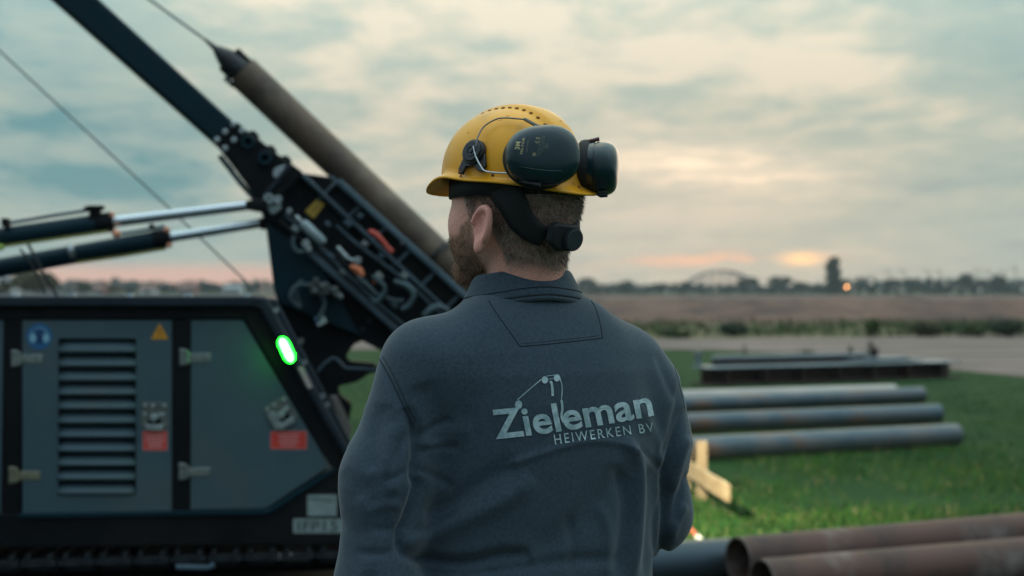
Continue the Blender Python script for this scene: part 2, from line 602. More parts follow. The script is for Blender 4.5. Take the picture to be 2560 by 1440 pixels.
grass_mesh('lawn_grass', 210000, lawn_pts, 0.02, 0.08, 0.0045, [M['blade_a'], M['blade_b'], M['blade_dry']], [0.70, 0.23, 0.07],
           'short green grass growing across the whole lawn')


def verge_pts(n):
    Y = rng.uniform(41, 66, n)
    X = rng.uniform(-0.04, 0.42, n) * Y
    k = np.array([mnoise.noise(Vector((x * 0.28, y * 0.28, 7.0))) for x, y in zip(X, Y)])
    onroad = np.array([py_of(y) > 842 and y < 46.5 for y in Y])
    keep = (rng.uniform(-0.5, 0.5, n) < k) & ~onroad
    return np.stack([X, Y], 1)[keep]


def py_of(Y):
    return 720 + CZ * FPX / Y


grass_mesh('rough_verge_grass', 10000, verge_pts, 0.10, 0.34, 0.03, [M['leaf_mid'], M['leaf_olive'], M['blade_b']],
           [0.3, 0.4, 0.3], 'rough grass along the far edge of the gravel track')

# evening haze over the flat land
hm = bpy.data.materials.new('evening_haze')
hm.use_nodes = True
hm.node_tree.nodes.clear()
hv = hm.node_tree.nodes.new('ShaderNodeVolumePrincipled')
hv.inputs['Color'].default_value = (0.78, 0.86, 0.90, 1)
hv.inputs['Density'].default_value = 0.00042
hv.inputs['Anisotropy'].default_value = 0.2
ho = hm.node_tree.nodes.new('ShaderNodeOutputMaterial')
hm.node_tree.links.new(hv.outputs[0], ho.inputs['Volume'])


# ------------------------------------------------------------------ SDF modelling
class Field:
    def __init__(self, xs, ys, zs):
        self.ax = [np.asarray(a, np.float32) for a in (xs, ys, zs)]
        self.F = np.full([len(a) for a in self.ax], 1.0, np.float32)

    def _sl(self, lo, hi):
        out = []
        for a, l, h in zip(self.ax, lo, hi):
            i0 = int(np.searchsorted(a, l))
            i1 = int(np.searchsorted(a, h))
            out.append(slice(max(i0 - 1, 0), min(i1 + 1, len(a))))
        return tuple(out)

    def apply(self, fn, lo, hi, k=0.01, sub=False):
        sl = self._sl(np.array(lo) - k - 0.012, np.array(hi) + k + 0.012)
        X = self.ax[0][sl[0]][:, None, None]
        Y = self.ax[1][sl[1]][None, :, None]
        Z = self.ax[2][sl[2]][None, None, :]
        if min(len(self.ax[i][sl[i]]) for i in range(3)) == 0:
            return
        d = fn(X, Y, Z)
        a = self.F[sl]
        if sub:
            d = -d
            h = np.maximum(k - np.abs(a - d), 0) / k
            self.F[sl] = np.maximum(a, d) + h * h * k * 0.25
        else:
            h = np.maximum(k - np.abs(a - d), 0) / k
            self.F[sl] = np.minimum(a, d) - h * h * k * 0.25

    def cone(self, p0, p1, r0, r1=None, k=0.01, sub=False):
        p0, p1 = np.array(p0, np.float32), np.array(p1, np.float32)
        r1 = r0 if r1 is None else r1
        ba = p1 - p0
        L2 = float(ba @ ba) + 1e-12

        def fn(X, Y, Z):
            t = np.clip(((X - p0[0]) * ba[0] + (Y - p0[1]) * ba[1] + (Z - p0[2]) * ba[2]) / L2, 0, 1)
            return np.sqrt((X - p0[0] - t * ba[0]) ** 2 + (Y - p0[1] - t * ba[1]) ** 2 + (Z - p0[2] - t * ba[2]) ** 2) - (r0 + (r1 - r0) * t)
        m = max(r0, r1)
        self.apply(fn, np.minimum(p0, p1) - m, np.maximum(p0, p1) + m, k, sub)

    def chain(self, pts, rs, k=0.01):
        for a, b, ra, rb in zip(pts[:-1], pts[1:], rs[:-1], rs[1:]):
            self.cone(a, b, ra, rb, k)

    def ell(self, c, r, axes=None, k=0.01, sub=False):
        c = np.array(c, np.float32)
        A = np.eye(3) if axes is None else np.array(axes)
        r = np.array(r, np.float32)

        def fn(X, Y, Z):
            q = [(X - c[0]) * A[i][0] + (Y - c[1]) * A[i][1] + (Z - c[2]) * A[i][2] for i in range(3)]
            k0 = np.sqrt(sum((q[i] / r[i]) ** 2 for i in range(3)))
            k1 = np.sqrt(sum((q[i] / r[i] ** 2) ** 2 for i in range(3))) + 1e-9
            return k0 * (k0 - 1) / k1
        ext = np.sqrt(sum((np.abs(A[i]) * r[i]) ** 2 for i in range(3)))
        self.apply(fn, c - ext, c + ext, k, sub)

    def loft(self, zs, cx, cy, a, b, yaw, p=2.2, k=0.01):
        """stack of superellipses; a along the body's width, b along its depth"""
        zs = np.array(zs)
        c_, s_ = math.cos(yaw), math.sin(yaw)

        def fn(X, Y, Z):
            zc = np.clip(Z, zs[0], zs[-1])
            ip = lambda t: np.interp(zc, zs, t)
            U = (X - ip(cx)) * c_ + (Y - ip(cy)) * s_
            V = -(X - ip(cx)) * s_ + (Y - ip(cy)) * c_
            A, B = ip(a), ip(b)
            d = ((np.abs(U / A) ** p + np.abs(V / B) ** p) ** (1 / p) - 1) * np.minimum(A, B)
            return np.maximum(d, np.maximum(zs[0] - Z, Z - zs[-1]))
        m = max(max(a), max(b))
        self.apply(fn, (min(cx) - m, min(cy) - m, zs[0]), (max(cx) + m, max(cy) + m, zs[-1]), k)

    def mesh(self):
        F = self.F
        ax = self.ax
        S = F < 0
        cnt = np.zeros([n - 1 for n in F.shape], np.int8)
        offs = [(i, j, k) for i in (0, 1) for j in (0, 1) for k in (0, 1)]
        sh = cnt.shape
        for o in offs:
            cnt += S[o[0]:o[0] + sh[0], o[1]:o[1] + sh[1], o[2]:o[2] + sh[2]]
        mask = (cnt > 0) & (cnt < 8)
        idx = np.full(sh, -1, np.int64)
        I, J, K = np.nonzero(mask)
        n = len(I)
        idx[I, J, K] = np.arange(n)
        P = np.zeros((n, 3))
        Wt = np.zeros(n)
        co = lambda o: np.stack([ax[0][I + o[0]], ax[1][J + o[1]], ax[2][K + o[2]]], 1)
        for a in offs:
            for d in range(3):
                if a[d]:
                    continue
                b = list(a)
                b[d] = 1
                fa = F[I + a[0], J + a[1], K + a[2]]
                fb = F[I + b[0], J + b[1], K + b[2]]
                m = (fa < 0) != (fb < 0)
                t = (fa / np.where(m, fa - fb, 1))[m][:, None]
                P[m] += (co(a)[m] * (1 - t) + co(b)[m] * t)
                Wt[m] += 1
        P /= Wt[:, None]
        Q = []
        s0 = [slice(1, -1)] * 3
        for d in range(3):
            e, g = [x for x in range(3) if x != d]
            sa = [slice(1, -1)] * 3
            sb = [slice(1, -1)] * 3
            sa[d] = slice(0, -1)
            sb[d] = slice(1, None)
            A, B = S[tuple(sa)], S[tuple(sb)]
            cr = np.argwhere(A != B)
            if len(cr) == 0:
                continue
            inside = A[tuple(cr.T)]
            base = cr.copy()
            base[:, e] += 1
            base[:, g] += 1
            q = []
            for de, dg in ((-1, -1), (0, -1), (0, 0), (-1, 0)):
                c = base.copy()
                c[:, e] += de
                c[:, g] += dg
                q.append(idx[tuple(c.T)])
            q = np.stack(q, 1)
            flip = inside if d != 1 else ~inside
            q = np.where(flip[:, None], q, q[:, ::-1])
            Q.append(q)
        Q = np.concatenate(Q)
        Q = Q[(Q >= 0).all(1)]
        return P, Q


def relax(P, Q, it=2, lam=0.5):
    e = np.concatenate([Q[:, [0, 1]], Q[:, [1, 2]], Q[:, [2, 3]], Q[:, [3, 0]]])
    for _ in range(it):
        acc = np.zeros_like(P)
        c = np.zeros(len(P))
        np.add.at(acc, e[:, 0], P[e[:, 1]])
        np.add.at(c, e[:, 0], 1)
        np.add.at(acc, e[:, 1], P[e[:, 0]])
        np.add.at(c, e[:, 1], 1)
        P = P * (1 - lam) + lam * acc / np.maximum(c, 1)[:, None]
    return P


def normals(P, Q):
    n = np.cross(P[Q[:, 2]] - P[Q[:, 0]], P[Q[:, 3]] - P[Q[:, 1]])
    N = np.zeros_like(P)
    for i in range(4):
        np.add.at(N, Q[:, i], n)
    return N / (np.linalg.norm(N, axis=1)[:, None] + 1e-12)


def to_mesh(name, P, Q):
    me = bpy.data.meshes.new(name)
    me.from_pydata(P.tolist(), [], Q.tolist())
    me.polygons.foreach_set('use_smooth', [True] * len(Q))
    me.update()
    return me


def color_attr(me, name, cols):
    at = me.color_attributes.new(name, 'FLOAT_COLOR', 'POINT')
    c = np.ones((len(cols), 4), np.float32)
    c[:, :3] = cols
    at.data.foreach_set('color', c.ravel())


def sstep(x, a, b):
    t = np.clip((x - a) / (b - a), 0, 1)
    return t * t * (3 - 2 * t)


def axis_nonuni(a, b, c, d, fine, coarse):
    """coarse a..b, fine b..c, coarse c..d"""
    return np.concatenate([np.arange(a, b, coarse), np.arange(b, c, fine), np.arange(c, d, coarse)])


# ------------------------------------------------------------------ the man
MY = 2.25
TY = R(30)                      # torso turned to the left
TF = np.array([-math.sin(TY), math.cos(TY), 0])
TL = np.array([-math.cos(TY), -math.sin(TY), 0])
HY = R(50)                      # head turned further
HF = np.array([-math.sin(HY), math.cos(HY), 0])
HL = np.array([-math.cos(HY), -math.sin(HY), 0])
HC = np.array([0.004, MY, 0])
TC = np.array([0.030, MY, 0])


def hp(f, l, z):
    return HC + HF * f + HL * l + np.array([0, 0, z])


def tp(f, l, z):
    return TC + TF * f + TL * l + np.array([0, 0, z])


HAX = [HF, HL, np.array([0, 0, 1.0])]


def mpx(px, py, Y):
    return np.array(px_at(px, py, Y))


man = thing('person', 'man in dark grey fleece jacket and yellow hard hat seen from behind', 'person', (TC[0], TC[1], 0))

# joints
LS, LE, LWR = tp(0, 0.185, 1.462), np.array([-0.199, 2.10, 1.13]), tp(0.30, 0.16, 1.06)
RS, RE, RWR = tp(0, -0.172, 1.446), np.array([0.237, 2.37, 1.205]), tp(0.30, -0.03, 1.10)


def hand(F, wr, d, side, up):
    """relaxed hand: palm, four bent fingers of unequal length and a thumb from the palm's side"""
    d = d / np.linalg.norm(d)
    s = np.cross(d, up)
    s = s / np.linalg.norm(s) * side
    u = np.cross(s, d) * side
    u = u / np.linalg.norm(u)
    dn = -u
    for i in range(4):
        o = (i - 1.5) * 0.019
        F.cone(wr + d * 0.01 + s * o * 0.7, wr + d * 0.092 + s * o, 0.0125, 0.0115, 0.012)
    for i, ln in enumerate((0.070, 0.080, 0.075, 0.058)):
        o = (i - 1.5) * 0.0215
        a = wr + d * 0.092 + s * o
        b = a + (d * 0.85 + dn * 0.5) * ln * 0.45
        c = b + (d * 0.45 + dn * 0.9) * ln * 0.33
        e = c + (d * 0.05 + dn * 1.0) * ln * 0.26
        F.chain([a, b, c, e], [0.0100, 0.0092, 0.0084, 0.0074], 0.003)
    a = wr + d * 0.028 - s * 0.026
    b = a + d * 0.030 - s * 0.024 + dn * 0.012
    c = b + d * 0.032 - s * 0.008 + dn * 0.012
    e = c + d * 0.022 + s * 0.002 + dn * 0.006
    F.chain([a, b, c, e], [0.014, 0.0115, 0.0100, 0.0085], 0.006)


def build_body():
    xs = axis_nonuni(-0.42, -0.14, 0.14, 0.48, 0.0032, 0.009)
    ys = axis_nonuni(2.0, 2.10, 2.42, 2.75, 0.0032, 0.009)
    zs = axis_nonuni(0.03, 1.53, 1.86, 1.88, 0.0032, 0.009)
    F = Field(xs, ys, zs)
    # cranium and neck
    F.ell(hp(-0.004, 0, 1.745), (0.104, 0.0805, 0.098), HAX, 0.01)
    F.ell(hp(-0.045, 0, 1.715), (0.063, 0.070, 0.075), HAX, 0.03)
    F.cone(hp(-0.022, 0, 1.68), np.array([0.0165, MY + 0.016, 1.50]), 0.0575, 0.0585, 0.03)
    F.cone(hp(-0.042, 0, 1.675), np.array([0.020, MY + 0.008, 1.50]), 0.044, 0.050, 0.03)
    # face
    F.ell(hp(0.040, 0, 1.700), (0.064, 0.069, 0.084), HAX, 0.03)
    for s in (-1, 1):
        F.ell(hp(0.055, 0.034 * s, 1.662), (0.040, 0.036, 0.046), HAX, 0.02)
    F.cone(hp(0.020, 0.041, 1.655), hp(0.082, 0.016, 1.612), 0.026, 0.022, 0.025)
    F.cone(hp(0.020, -0.041, 1.655), hp(0.082, -0.016, 1.612), 0.026, 0.022, 0.025)
    F.cone(hp(0.086, 0.012, 1.607), hp(0.086, -0.012, 1.607), 0.021, 0.021, 0.02)
    for s in (-1, 1):
        F.ell(hp(0.063, 0.038 * s, 1.685), (0.026, 0.028, 0.026), HAX, 0.02)      # cheek bones
        F.cone(hp(0.091, 0.012 * s, 1.737), hp(0.070, 0.049 * s, 1.738), 0.0095, 0.009, 0.02)   # brow
        F.ell(hp(0.108, 0.033 * s, 1.716), (0.016, 0.019, 0.013), HAX, 0.012, sub=True)   # sockets
    F.chain([hp(0.094, 0, 1.728), hp(0.108, 0, 1.705), hp(0.121, 0, 1.684)], [0.009, 0.010, 0.0125], 0.014)
    for s in (-1, 1):
        F.ell(hp(0.109, 0.013 * s, 1.680), (0.012, 0.009, 0.009), HAX, 0.006)
    F.ell(hp(0.104, 0, 1.6465), (0.010, 0.024, 0.0075), HAX, 0.008)
    F.ell(hp(0.102, 0, 1.6365), (0.010, 0.021, 0.008), HAX, 0.008)
    F.cone(hp(0.116, 0.018, 1.642), hp(0.116, -0.018, 1.642), 0.0026, 0.0026, 0.004, sub=True)
    # ears: plate flared outwards, rolled helix, hollow, lobe
    for s in (-1, 1):
        fl = R(9)
        ax_b = -HF * math.cos(fl) + HL * s * math.sin(fl)            # towards the ear's back edge
        ax_o = HF * math.sin(fl) + HL * s * math.cos(fl)             # outwards
        tilt = R(10)
        up = np.array([0, 0, 1.0]) * math.cos(tilt) + ax_b * math.sin(tilt)
        bk = ax_b * math.cos(tilt) - np.array([0, 0, 1.0]) * math.sin(tilt)
        c = hp(0.0, 0.0765 * s, 1.673) + bk * 0.011 + ax_o * 0.008
        F.ell(c, (0.0200, 0.0078, 0.034), [bk, ax_o, up], 0.006)
        hel = []
        for t in np.linspace(-1.15, 2.3, 14):
            rr = 1.0 if t < 1.2 else 0.95
            hel.append(c + up * 0.0325 * math.cos(t * 1.0 - 0.2) * rr + bk * 0.0205 * math.sin(t - 0.2 + 0.35) * rr + ax_o * 0.006)
        F.chain(hel, [0.0052] * len(hel), 0.003)
        F.ell(c + ax_o * 0.0085 - bk * 0.002 + up * 0.002, (0.0105, 0.006, 0.019), [bk, ax_o, up], 0.004, sub=True)
        F.ell(c - up * 0.030 - bk * 0.004 + ax_o * 0.003, (0.0095, 0.0055, 0.0105), [bk, ax_o, up], 0.006)
    # trunk and limbs under the clothes
    F.loft([0.86, 1.0, 1.15, 1.30, 1.42, 1.48, 1.53], [TC[0]] * 7, [TC[1]] * 7,
           [0.150, 0.150, 0.145, 0.160, 0.165, 0.13, 0.075], [0.095, 0.10, 0.10, 0.105, 0.10, 0.08, 0.06], -TY * -1, 2.2, 0.03)
    F.chain([LS, LE, LWR], [0.038, 0.032, 0.026], 0.03)
    F.chain([RS, RE, RWR], [0.038, 0.032, 0.026], 0.03)
    for s in (-1, 1):
        F.chain([tp(0, 0.085 * s, 0.93), tp(0.02, 0.095 * s, 0.50), tp(-0.01, 0.10 * s, 0.10)], [0.085, 0.055, 0.038], 0.04)
        F.chain([tp(-0.02, 0.10 * s, 0.07), tp(0.14, 0.115 * s, 0.06)], [0.032, 0.028], 0.03)
    P, Q = F.mesh()
    P = relax(P, Q, 2, 0.35)
    nb = len(P)
    # hands at a finer grid, rooted inside the wrists
    for wr, el_, side in ((LWR, LE, 1), (RWR, RE, -1)):
        d = (wr - el_) / np.linalg.norm(wr - el_)
        dd = d * 0.8 + TF * 0.1 + np.array([0, 0, -0.35])
        G = Field(*[np.arange(wr[i] - 0.20, wr[i] + 0.20, 0.0026) for i in range(3)])
        G.cone(wr - d * 0.05, wr + d * 0.005, 0.026, 0.024, 0.01)
        hand(G, wr, dd, side, np.array([0, 0, 1.0]))
        p, q = G.mesh()
        p = relax(p, q, 1, 0.4)
        Q = np.concatenate([Q, q + len(P)])
        P = np.concatenate([P, p])
    me = to_mesh('body', P, Q)
    # skin / hair / beard painted as what they are: hair colour where hair grows
    rel = P - HC
    f, l, z = rel @ HF, rel @ HL, P[:, 2]
    N = normals(P, Q)
    al = np.abs(l)
    nz = np.array([mnoise.noise(Vector(p) * 55) for p in P]) if len(P) < 2e6 else 0
    nz2 = np.array([mnoise.noise(Vector(p) * 16) for p in P])
    # hair: above a line running from sideburn, over and behind the ear, down to the nape
    nape = np.interp(f, [-0.12, -0.06, -0.03, -0.015, 0.005, 0.02, 0.03, 0.05], [1.604, 1.604, 1.612, 1.655, 1.712, 1.685, 1.69, 1.76])
    ear = (al > 0.079) & (np.abs(f) < 0.05) & (z > 1.625) & (z < 1.72)
    hair = sstep(z + nz * 0.006, nape - 0.012, nape + 0.022) * sstep(-f, -0.060, -0.040) * (~ear) * (z > 1.58)
    hair = hair * sstep(z, 1.585, 1.612)
    # fade in front of / behind the ear
    beard = sstep(f + nz * 0.006, 0.016, 0.030) * (1 - sstep(z + nz * 0.004, 1.655 + 0.9 * np.clip(0.062 - f, 0, 1), 1.668 + 0.9 * np.clip(0.062 - f, 0, 1)))
    beard *= sstep(z, 1.570, 1.592) * (~ear)
    beard *= 1 - ((f > 0.1) & (np.abs(z - 1.642) < 0.009))
    beard = np.clip(beard, 0, 1)
    skin = np.array([0.84, 0.44, 0.345]) * (1 + nz2[:, None] * 0.10) + np.array([0.05, -0.012, -0.012]) * sstep(nz2, -0.1, 0.5)[:, None]
    earc = np.array([0.95, 0.41, 0.33])
    skin = np.where(ear[:, None], earc, skin)
    neckr = (sstep(-f, -0.01, 0.02) * (1 - sstep(z, 1.63, 1.665)))[:, None]
    skin = skin * (1 - neckr) + neckr * np.array([0.84, 0.385, 0.30])
    hc = np.array([0.19, 0.150, 0.128]) * (1 + nz[:, None] * 0.9)
    bc = np.array([0.20, 0.125, 0.080]) * (1 + nz[:, None] * 0.3)
    h = (hair * 0.70 * np.clip(0.85 + nz * 0.5, 0, 1))[:, None]
    b = (beard * 0.62)[:, None]
    col = skin * (1 - h) + hc * h
    col = col * (1 - b) + bc * b
    color_attr(me, 'tint', col)
    return me, P, Q, N, hair, beard, f, l, z, nb


bm_me, BP, BQ, BN, Bh, Bb, Bf, Bl, Bz, nbody = build_body()
m = bpy.data.materials.new('skin')
m.use_nodes = True
N_ = NT(m.node_tree)
bs = m.node_tree.nodes['Principled BSDF']
at = N_.n('ShaderNodeVertexColor', layer_name='tint')
tcn = N_.n('ShaderNodeTexCoord')
nzf = N_.noise(tcn.outputs['Object'], 420, 3, 0.6)
colr = N_.mix(N_.math('MULTIPLY', N_.smooth(nzf, 0.35, 0.7), 0.30), at.outputs[0], (0.10, 0.05, 0.04), 'MULTIPLY')
m.node_tree.links.new(colr, bs.inputs['Base Color'])
bs.inputs['Roughness'].default_value = 0.52
bs.inputs['Subsurface Weight'].default_value = 0.12
bs.inputs['Subsurface Radius'].default_value = (0.008, 0.003, 0.0015)
bs.inputs['Specular IOR Level'].default_value = 0.35
bn = N_.n('ShaderNodeBump')
bn.inputs['Strength'].default_value = 0.25
bn.inputs['Distance'].default_value = 0.001
m.node_tree.links.new(nzf, bn.inputs['Height'])
m.node_tree.links.new(bn.outputs[0], bs.inputs['Normal'])
M['skin'] = m
body = link('body', bm_me, man, M['skin'])

M['hair'] = mat('short_brown_hair', (0.42, 0.335, 0.28), (0.17, 0.130, 0.108), 0.55, scale=30, spec=0.4)
M['beard'] = mat('ginger_brown_beard', (0.34, 0.21, 0.115), (0.15, 0.09, 0.052), 0.55, scale=40, spec=0.4)


M['hair_dark'] = mat('dark_brown_hair', (0.060, 0.045, 0.038), rough=0.55, spec=0.4)
M['hair_light'] = mat('light_grey_brown_hair', (0.46, 0.375, 0.315), rough=0.5, spec=0.4)
M['beard_dark'] = mat('dark_beard', (0.070, 0.042, 0.027), rough=0.55, spec=0.4)
M['beard_light'] = mat('golden_beard', (0.48, 0.29, 0.145), rough=0.5, spec=0.4)


def strands(name, wgt, n, l0, l1, wid, mt, dirfn):
    ok = np.nonzero((wgt > 0.12))[0]
    ok = ok[(ok < nbody)]
    pr = wgt[ok] ** 1.3
    pick = rng.choice(ok, n, p=pr / pr.sum())
    p = BP[pick] + rng.normal(0, 0.0013, (n, 3))
    nn = BN[pick]
    d = dirfn(p, nn)
    d = d / np.linalg.norm(d, axis=1)[:, None]
    ln = (rng.uniform(l0, l1, n) * (0.45 + 0.55 * wgt[pick]))[:, None]
    sd = np.cross(d, rng.normal(0, 1, (n, 3)))
    sd = sd / np.linalg.norm(sd, axis=1)[:, None] * wid
    V = np.stack([p - sd - nn * 0.0006, p + sd - nn * 0.0006, p + d * ln], 1).reshape(-1, 3)
    T = np.arange(n * 3).reshape(-1, 3)
    me = bpy.data.meshes.new(name)
    me.from_pydata(V.tolist(), [], T.tolist())
    k = np.array([mnoise.noise(Vector(q) * 170) for q in p]) + rng.normal(0, 0.22, n)
    me.polygons.foreach_set('material_index', (k > -0.22).astype(int) + (k > 0.30).astype(int))
    return tag(link(name, me, man, mt), kind='stuff')


strands('hair', Bh, 30000, 0.0040, 0.0100, 0.00042, [M['hair_dark'], M['hair'], M['hair_light']],
        lambda p, n: n * 0.55 + np.array([0, 0, -0.75]) + (-HF * 0.25) + rng.normal(0, 0.28, p.shape))
strands('beard', Bb, 11000, 0.003, 0.0075, 0.00026, [M['beard_dark'], M['beard'], M['beard_light']],
        lambda p, n: n * 0.60 + np.array([0, 0, -0.75]) + HF * 0.15 + rng.normal(0, 0.30, p.shape))
M['eye'] = mat('eye_white', (0.75, 0.72, 0.70), rough=0.2)
M['iris'] = mat('iris', (0.05, 0.08, 0.09), rough=0.15)
for s in (-1, 1):
    e = MB()
    e.ball(hp(0.0875, 0.033 * s, 1.716), 0.0125, 16, 12)
    e.mi = 1
    e.ball(hp(0.0875 + 0.0098, 0.033 * s, 1.716), 0.0052, 12, 8)
    e.build('eye', [M['eye'], M['iris']], man)

# --- fleece jacket
M['fleece'] = mat('dark_fleece', (0.053, 0.074, 0.096), (0.039, 0.057, 0.077), 0.95, scale=210, detail=6, bump=0.5, bscale=420,
                  spec=0.12, sheen=0.26, bdist=0.001)
M['thread'] = mat('dark_seam_thread', (0.022, 0.028, 0.036), rough=0.9, spec=0.1)
M['embroidery'] = mat('pale_blue_embroidery', (0.26, 0.37, 0.40), (0.46, 0.57, 0.60), 0.55, scale=80, detail=3, bump=0.5, bscale=380,
                      spec=0.4, sheen=0.2, bdist=0.0006)


def build_fleece():
    xs = np.arange(-0.36, 0.40, 0.0038)
    ys = np.arange(1.98, 2.72, 0.0038)
    zs = np.arange(0.93, 1.62, 0.0038)
    F = Field(xs, ys, zs)
    Z = [0.955, 1.02, 1.12, 1.22, 1.32, 1.40, 1.45, 1.485, 1.515, 1.545, 1.572]
    a = [0.180, 0.196, 0.205, 0.206, 0.202, 0.202, 0.200, 0.184, 0.152, 0.112, 0.080]
    b = [0.120, 0.132, 0.132, 0.130, 0.134, 0.134, 0.128, 0.118, 0.106, 0.092, 0.074]
    cx = [0.034, 0.032, 0.032, 0.036, 0.041, 0.040, 0.036, 0.030, 0.026, 0.022, 0.017]
    cy = [MY + 0.01] * 8 + [MY + 0.012, MY + 0.016, MY + 0.018]
    F.loft(Z, cx, cy, a, b, TY, 2.35, 0.02)
    F.cone(tp(-0.01, 0.085, 1.505), tp(0, 0.172, 1.462), 0.052, 0.064, 0.05)
    F.cone(tp(-0.01, -0.085, 1.503), tp(0, -0.160, 1.448), 0.052, 0.063, 0.05)
    lm = LS * 0.5 + LE * 0.5 + np.array([-0.024, -0.006, 0])
    F.chain([LS, lm, LE, LWR], [0.068, 0.062, 0.057, 0.043], 0.035)
    rm = RS * 0.52 + RE * 0.48 + np.array([0.021, -0.006, 0])
    rq = RS * 0.80 + RE * 0.20 + np.array([0.019, -0.003, 0])
    F.chain([RS, rq, rm, RE, RWR], [0.066, 0.066, 0.060, 0.056, 0.043], 0.035)
    # neck hole and cuffs
    F.cone(np.array([0.017, MY + 0.02, 1.56]), np.array([0.012, MY + 0.02, 1.66]), 0.071, 0.071, 0.006, sub=True)
    P, Q = F.mesh()
    P = relax(P, Q, 6, 0.5)
    return P, Q


FP, FQ = build_fleece()
FN = normals(FP, FQ)
fpx = 1280 + FPX * FP[:, 0] / FP[:, 1]
fpy = 720 - FPX * (FP[:, 2] - CZ) / FP[:, 1]


def polydist(px, py, pts):
    best = np.full(len(px), 1e9)
    tt = np.zeros(len(px))
    side = np.zeros(len(px))
    n = len(pts) - 1
    for i in range(n):
        (x0, y0), (x1, y1) = pts[i], pts[i + 1]
        ex, ey = x1 - x0, y1 - y0
        L2 = ex * ex + ey * ey
        t = np.clip(((px - x0) * ex + (py - y0) * ey) / L2, 0, 1)
        d = np.hypot(px - x0 - t * ex, py - y0 - t * ey)
        m_ = d < best
        best = np.where(m_, d, best)
        tt = np.where(m_, (i + t) / n, tt)
        side = np.where(m_, np.sign((px - x0) * ey - (py - y0) * ex), side)
    return best, tt, side


def sp2(pts, k=6):
    return [(p.x, p.y) for p in smooth_pts([(x, y, 0) for x, y in pts], k)]


# cloth folds: (points on the back as seen in the photograph, amplitude m, width px, one-sided step)
FOLDS = [
    # sleeve / body creases
    ([(1010, 1018), (1033, 1067), (1042, 1140), (1038, 1190), (1046, 1222), (1018, 1305), (1000, 1345), (1010, 1400)], -0.011, 15, 0),
    ([(948, 897), (978, 957), (1011, 1023), (1040, 1090)], -0.003, 7, 0),
    ([(905, 995), (866, 1062), (850, 1120)], 0.004, 16, 0),
    ([(960, 1010), (935, 1100), (930, 1180)], -0.0035, 20, 0),
    ([(985, 1060), (975, 1150), (985, 1240)], 0.004, 16, 0),
    ([(1050, 960), (1085, 1040), (1090, 1110)], -0.0045, 32, 0),
    ([(1065, 1130), (1110, 1090), (1180, 1070)], 0.0030, 24, 0),
    ([(855, 1180), (905, 1215), (985, 1195)], -0.0015, 20, 0),
    ([(846, 1300), (900, 1330), (980, 1300)], -0.0018, 22, 0),
    ([(900, 1240), (930, 1330), (925, 1440)], 0.004, 20, 0),
    # lower back
    ([(1000, 1383), (1093, 1404), (1170, 1408), (1247, 1390), (1330, 1385)], -0.010, 15, 0),
    ([(1008, 1362), (1093, 1330), (1181, 1290), (1280, 1238), (1330, 1190)], 0.0060, 26, 0),
    ([(1060, 1290), (1140, 1250), (1230, 1190), (1290, 1160)], -0.0045, 24, 0),
    ([(1330, 1385), (1420, 1330), (1500, 1250), (1560, 1180)], -0.0045, 34, 0),
    ([(1200, 1425), (1330, 1415), (1450, 1400), (1560, 1400)], -0.004, 18, 0),
    # backing patch under the embroidery
    ([(1250, 1172), (1285, 1157), (1357, 1133), (1411, 1116), (1477, 1103), (1538, 1106), (1587, 1127), (1612, 1150), (1640, 1180)], 0.0030, 7, 0),
    # fine creases fanning from the left armpit and across the sleeves
    ([(1044, 1100), (1085, 1068), (1130, 1050)], -0.0032, 9, 0),
    ([(1048, 1130), (1095, 1118), (1150, 1116)], -0.0030, 9, 0),
    ([(1044, 1175), (1088, 1190), (1135, 1222)], -0.0028, 10, 0),
    ([(1028, 1075), (1000, 1110), (985, 1160), (982, 1220)], -0.0034, 9, 0),
    ([(1034, 1150), (1012, 1180), (960, 1205)], -0.0028, 8, 0),
    ([(1012, 1310), (980, 1325), (930, 1322)], -0.0028, 9, 0),
    ([(1006, 1270), (970, 1262), (915, 1280)], 0.0026, 12, 0),
    ([(1010, 1360), (960, 1385), (890, 1380)], -0.0030, 10, 0),
    ([(1020, 1330), (1080, 1318), (1150, 1282)], -0.0026, 9, 0),
    ([(1040, 1425), (1140, 1436), (1250, 1428)], -0.0030, 9, 0),
    ([(1660, 1190), (1630, 1150), (1590, 1120)], -0.0026, 8, 0),
    ([(1656, 1230), (1640, 1300), (1636, 1380)], -0.0028, 8, 0),
    ([(1500, 1260), (1520, 1330), (1515, 1440)], 0.0030, 14, 0),
    ([(1420, 1290), (1436, 1360), (1428, 1440)], -0.0022, 14, 0),
    # vertical pleats at the right
    ([(1560, 1090), (1590, 1150), (1597, 1200), (1592, 1308), (1581, 1450)], 0.0085, 15, 0),
    ([(1545, 1160), (1562, 1240), (1560, 1330), (1548, 1450)], -0.0055, 17, 0),
    ([(1620, 1150), (1628, 1240), (1622, 1340), (1615, 1450)], -0.0055, 13, 0),
    ([(1598, 1010), (1640, 1100), (1648, 1170)], 0.0035, 14, 0),
    ([(1712, 1020), (1688, 1105), (1670, 1160), (1661, 1205), (1664, 1255), (1658, 1363), (1645, 1450)], -0.010, 11, 0),
    ([(1712, 940), (1690, 1034), (1672, 1100), (1650, 1140)], -0.0045, 11, 0),
    ([(1640, 880), (1672, 960), (1690, 1000)], -0.0028, 12, 0),
    ([(1722, 1090), (1700, 1150), (1680, 1230)], 0.0045, 12, 0),
    ([(1716, 1180), (1696, 1240), (1682, 1310)], -0.0045, 10, 0),
    ([(1712, 1260), (1690, 1300), (1675, 1350)], 0.004, 11, 0),
]
vis = FN[:, 1] < 0.35
disp = np.zeros(len(FP))
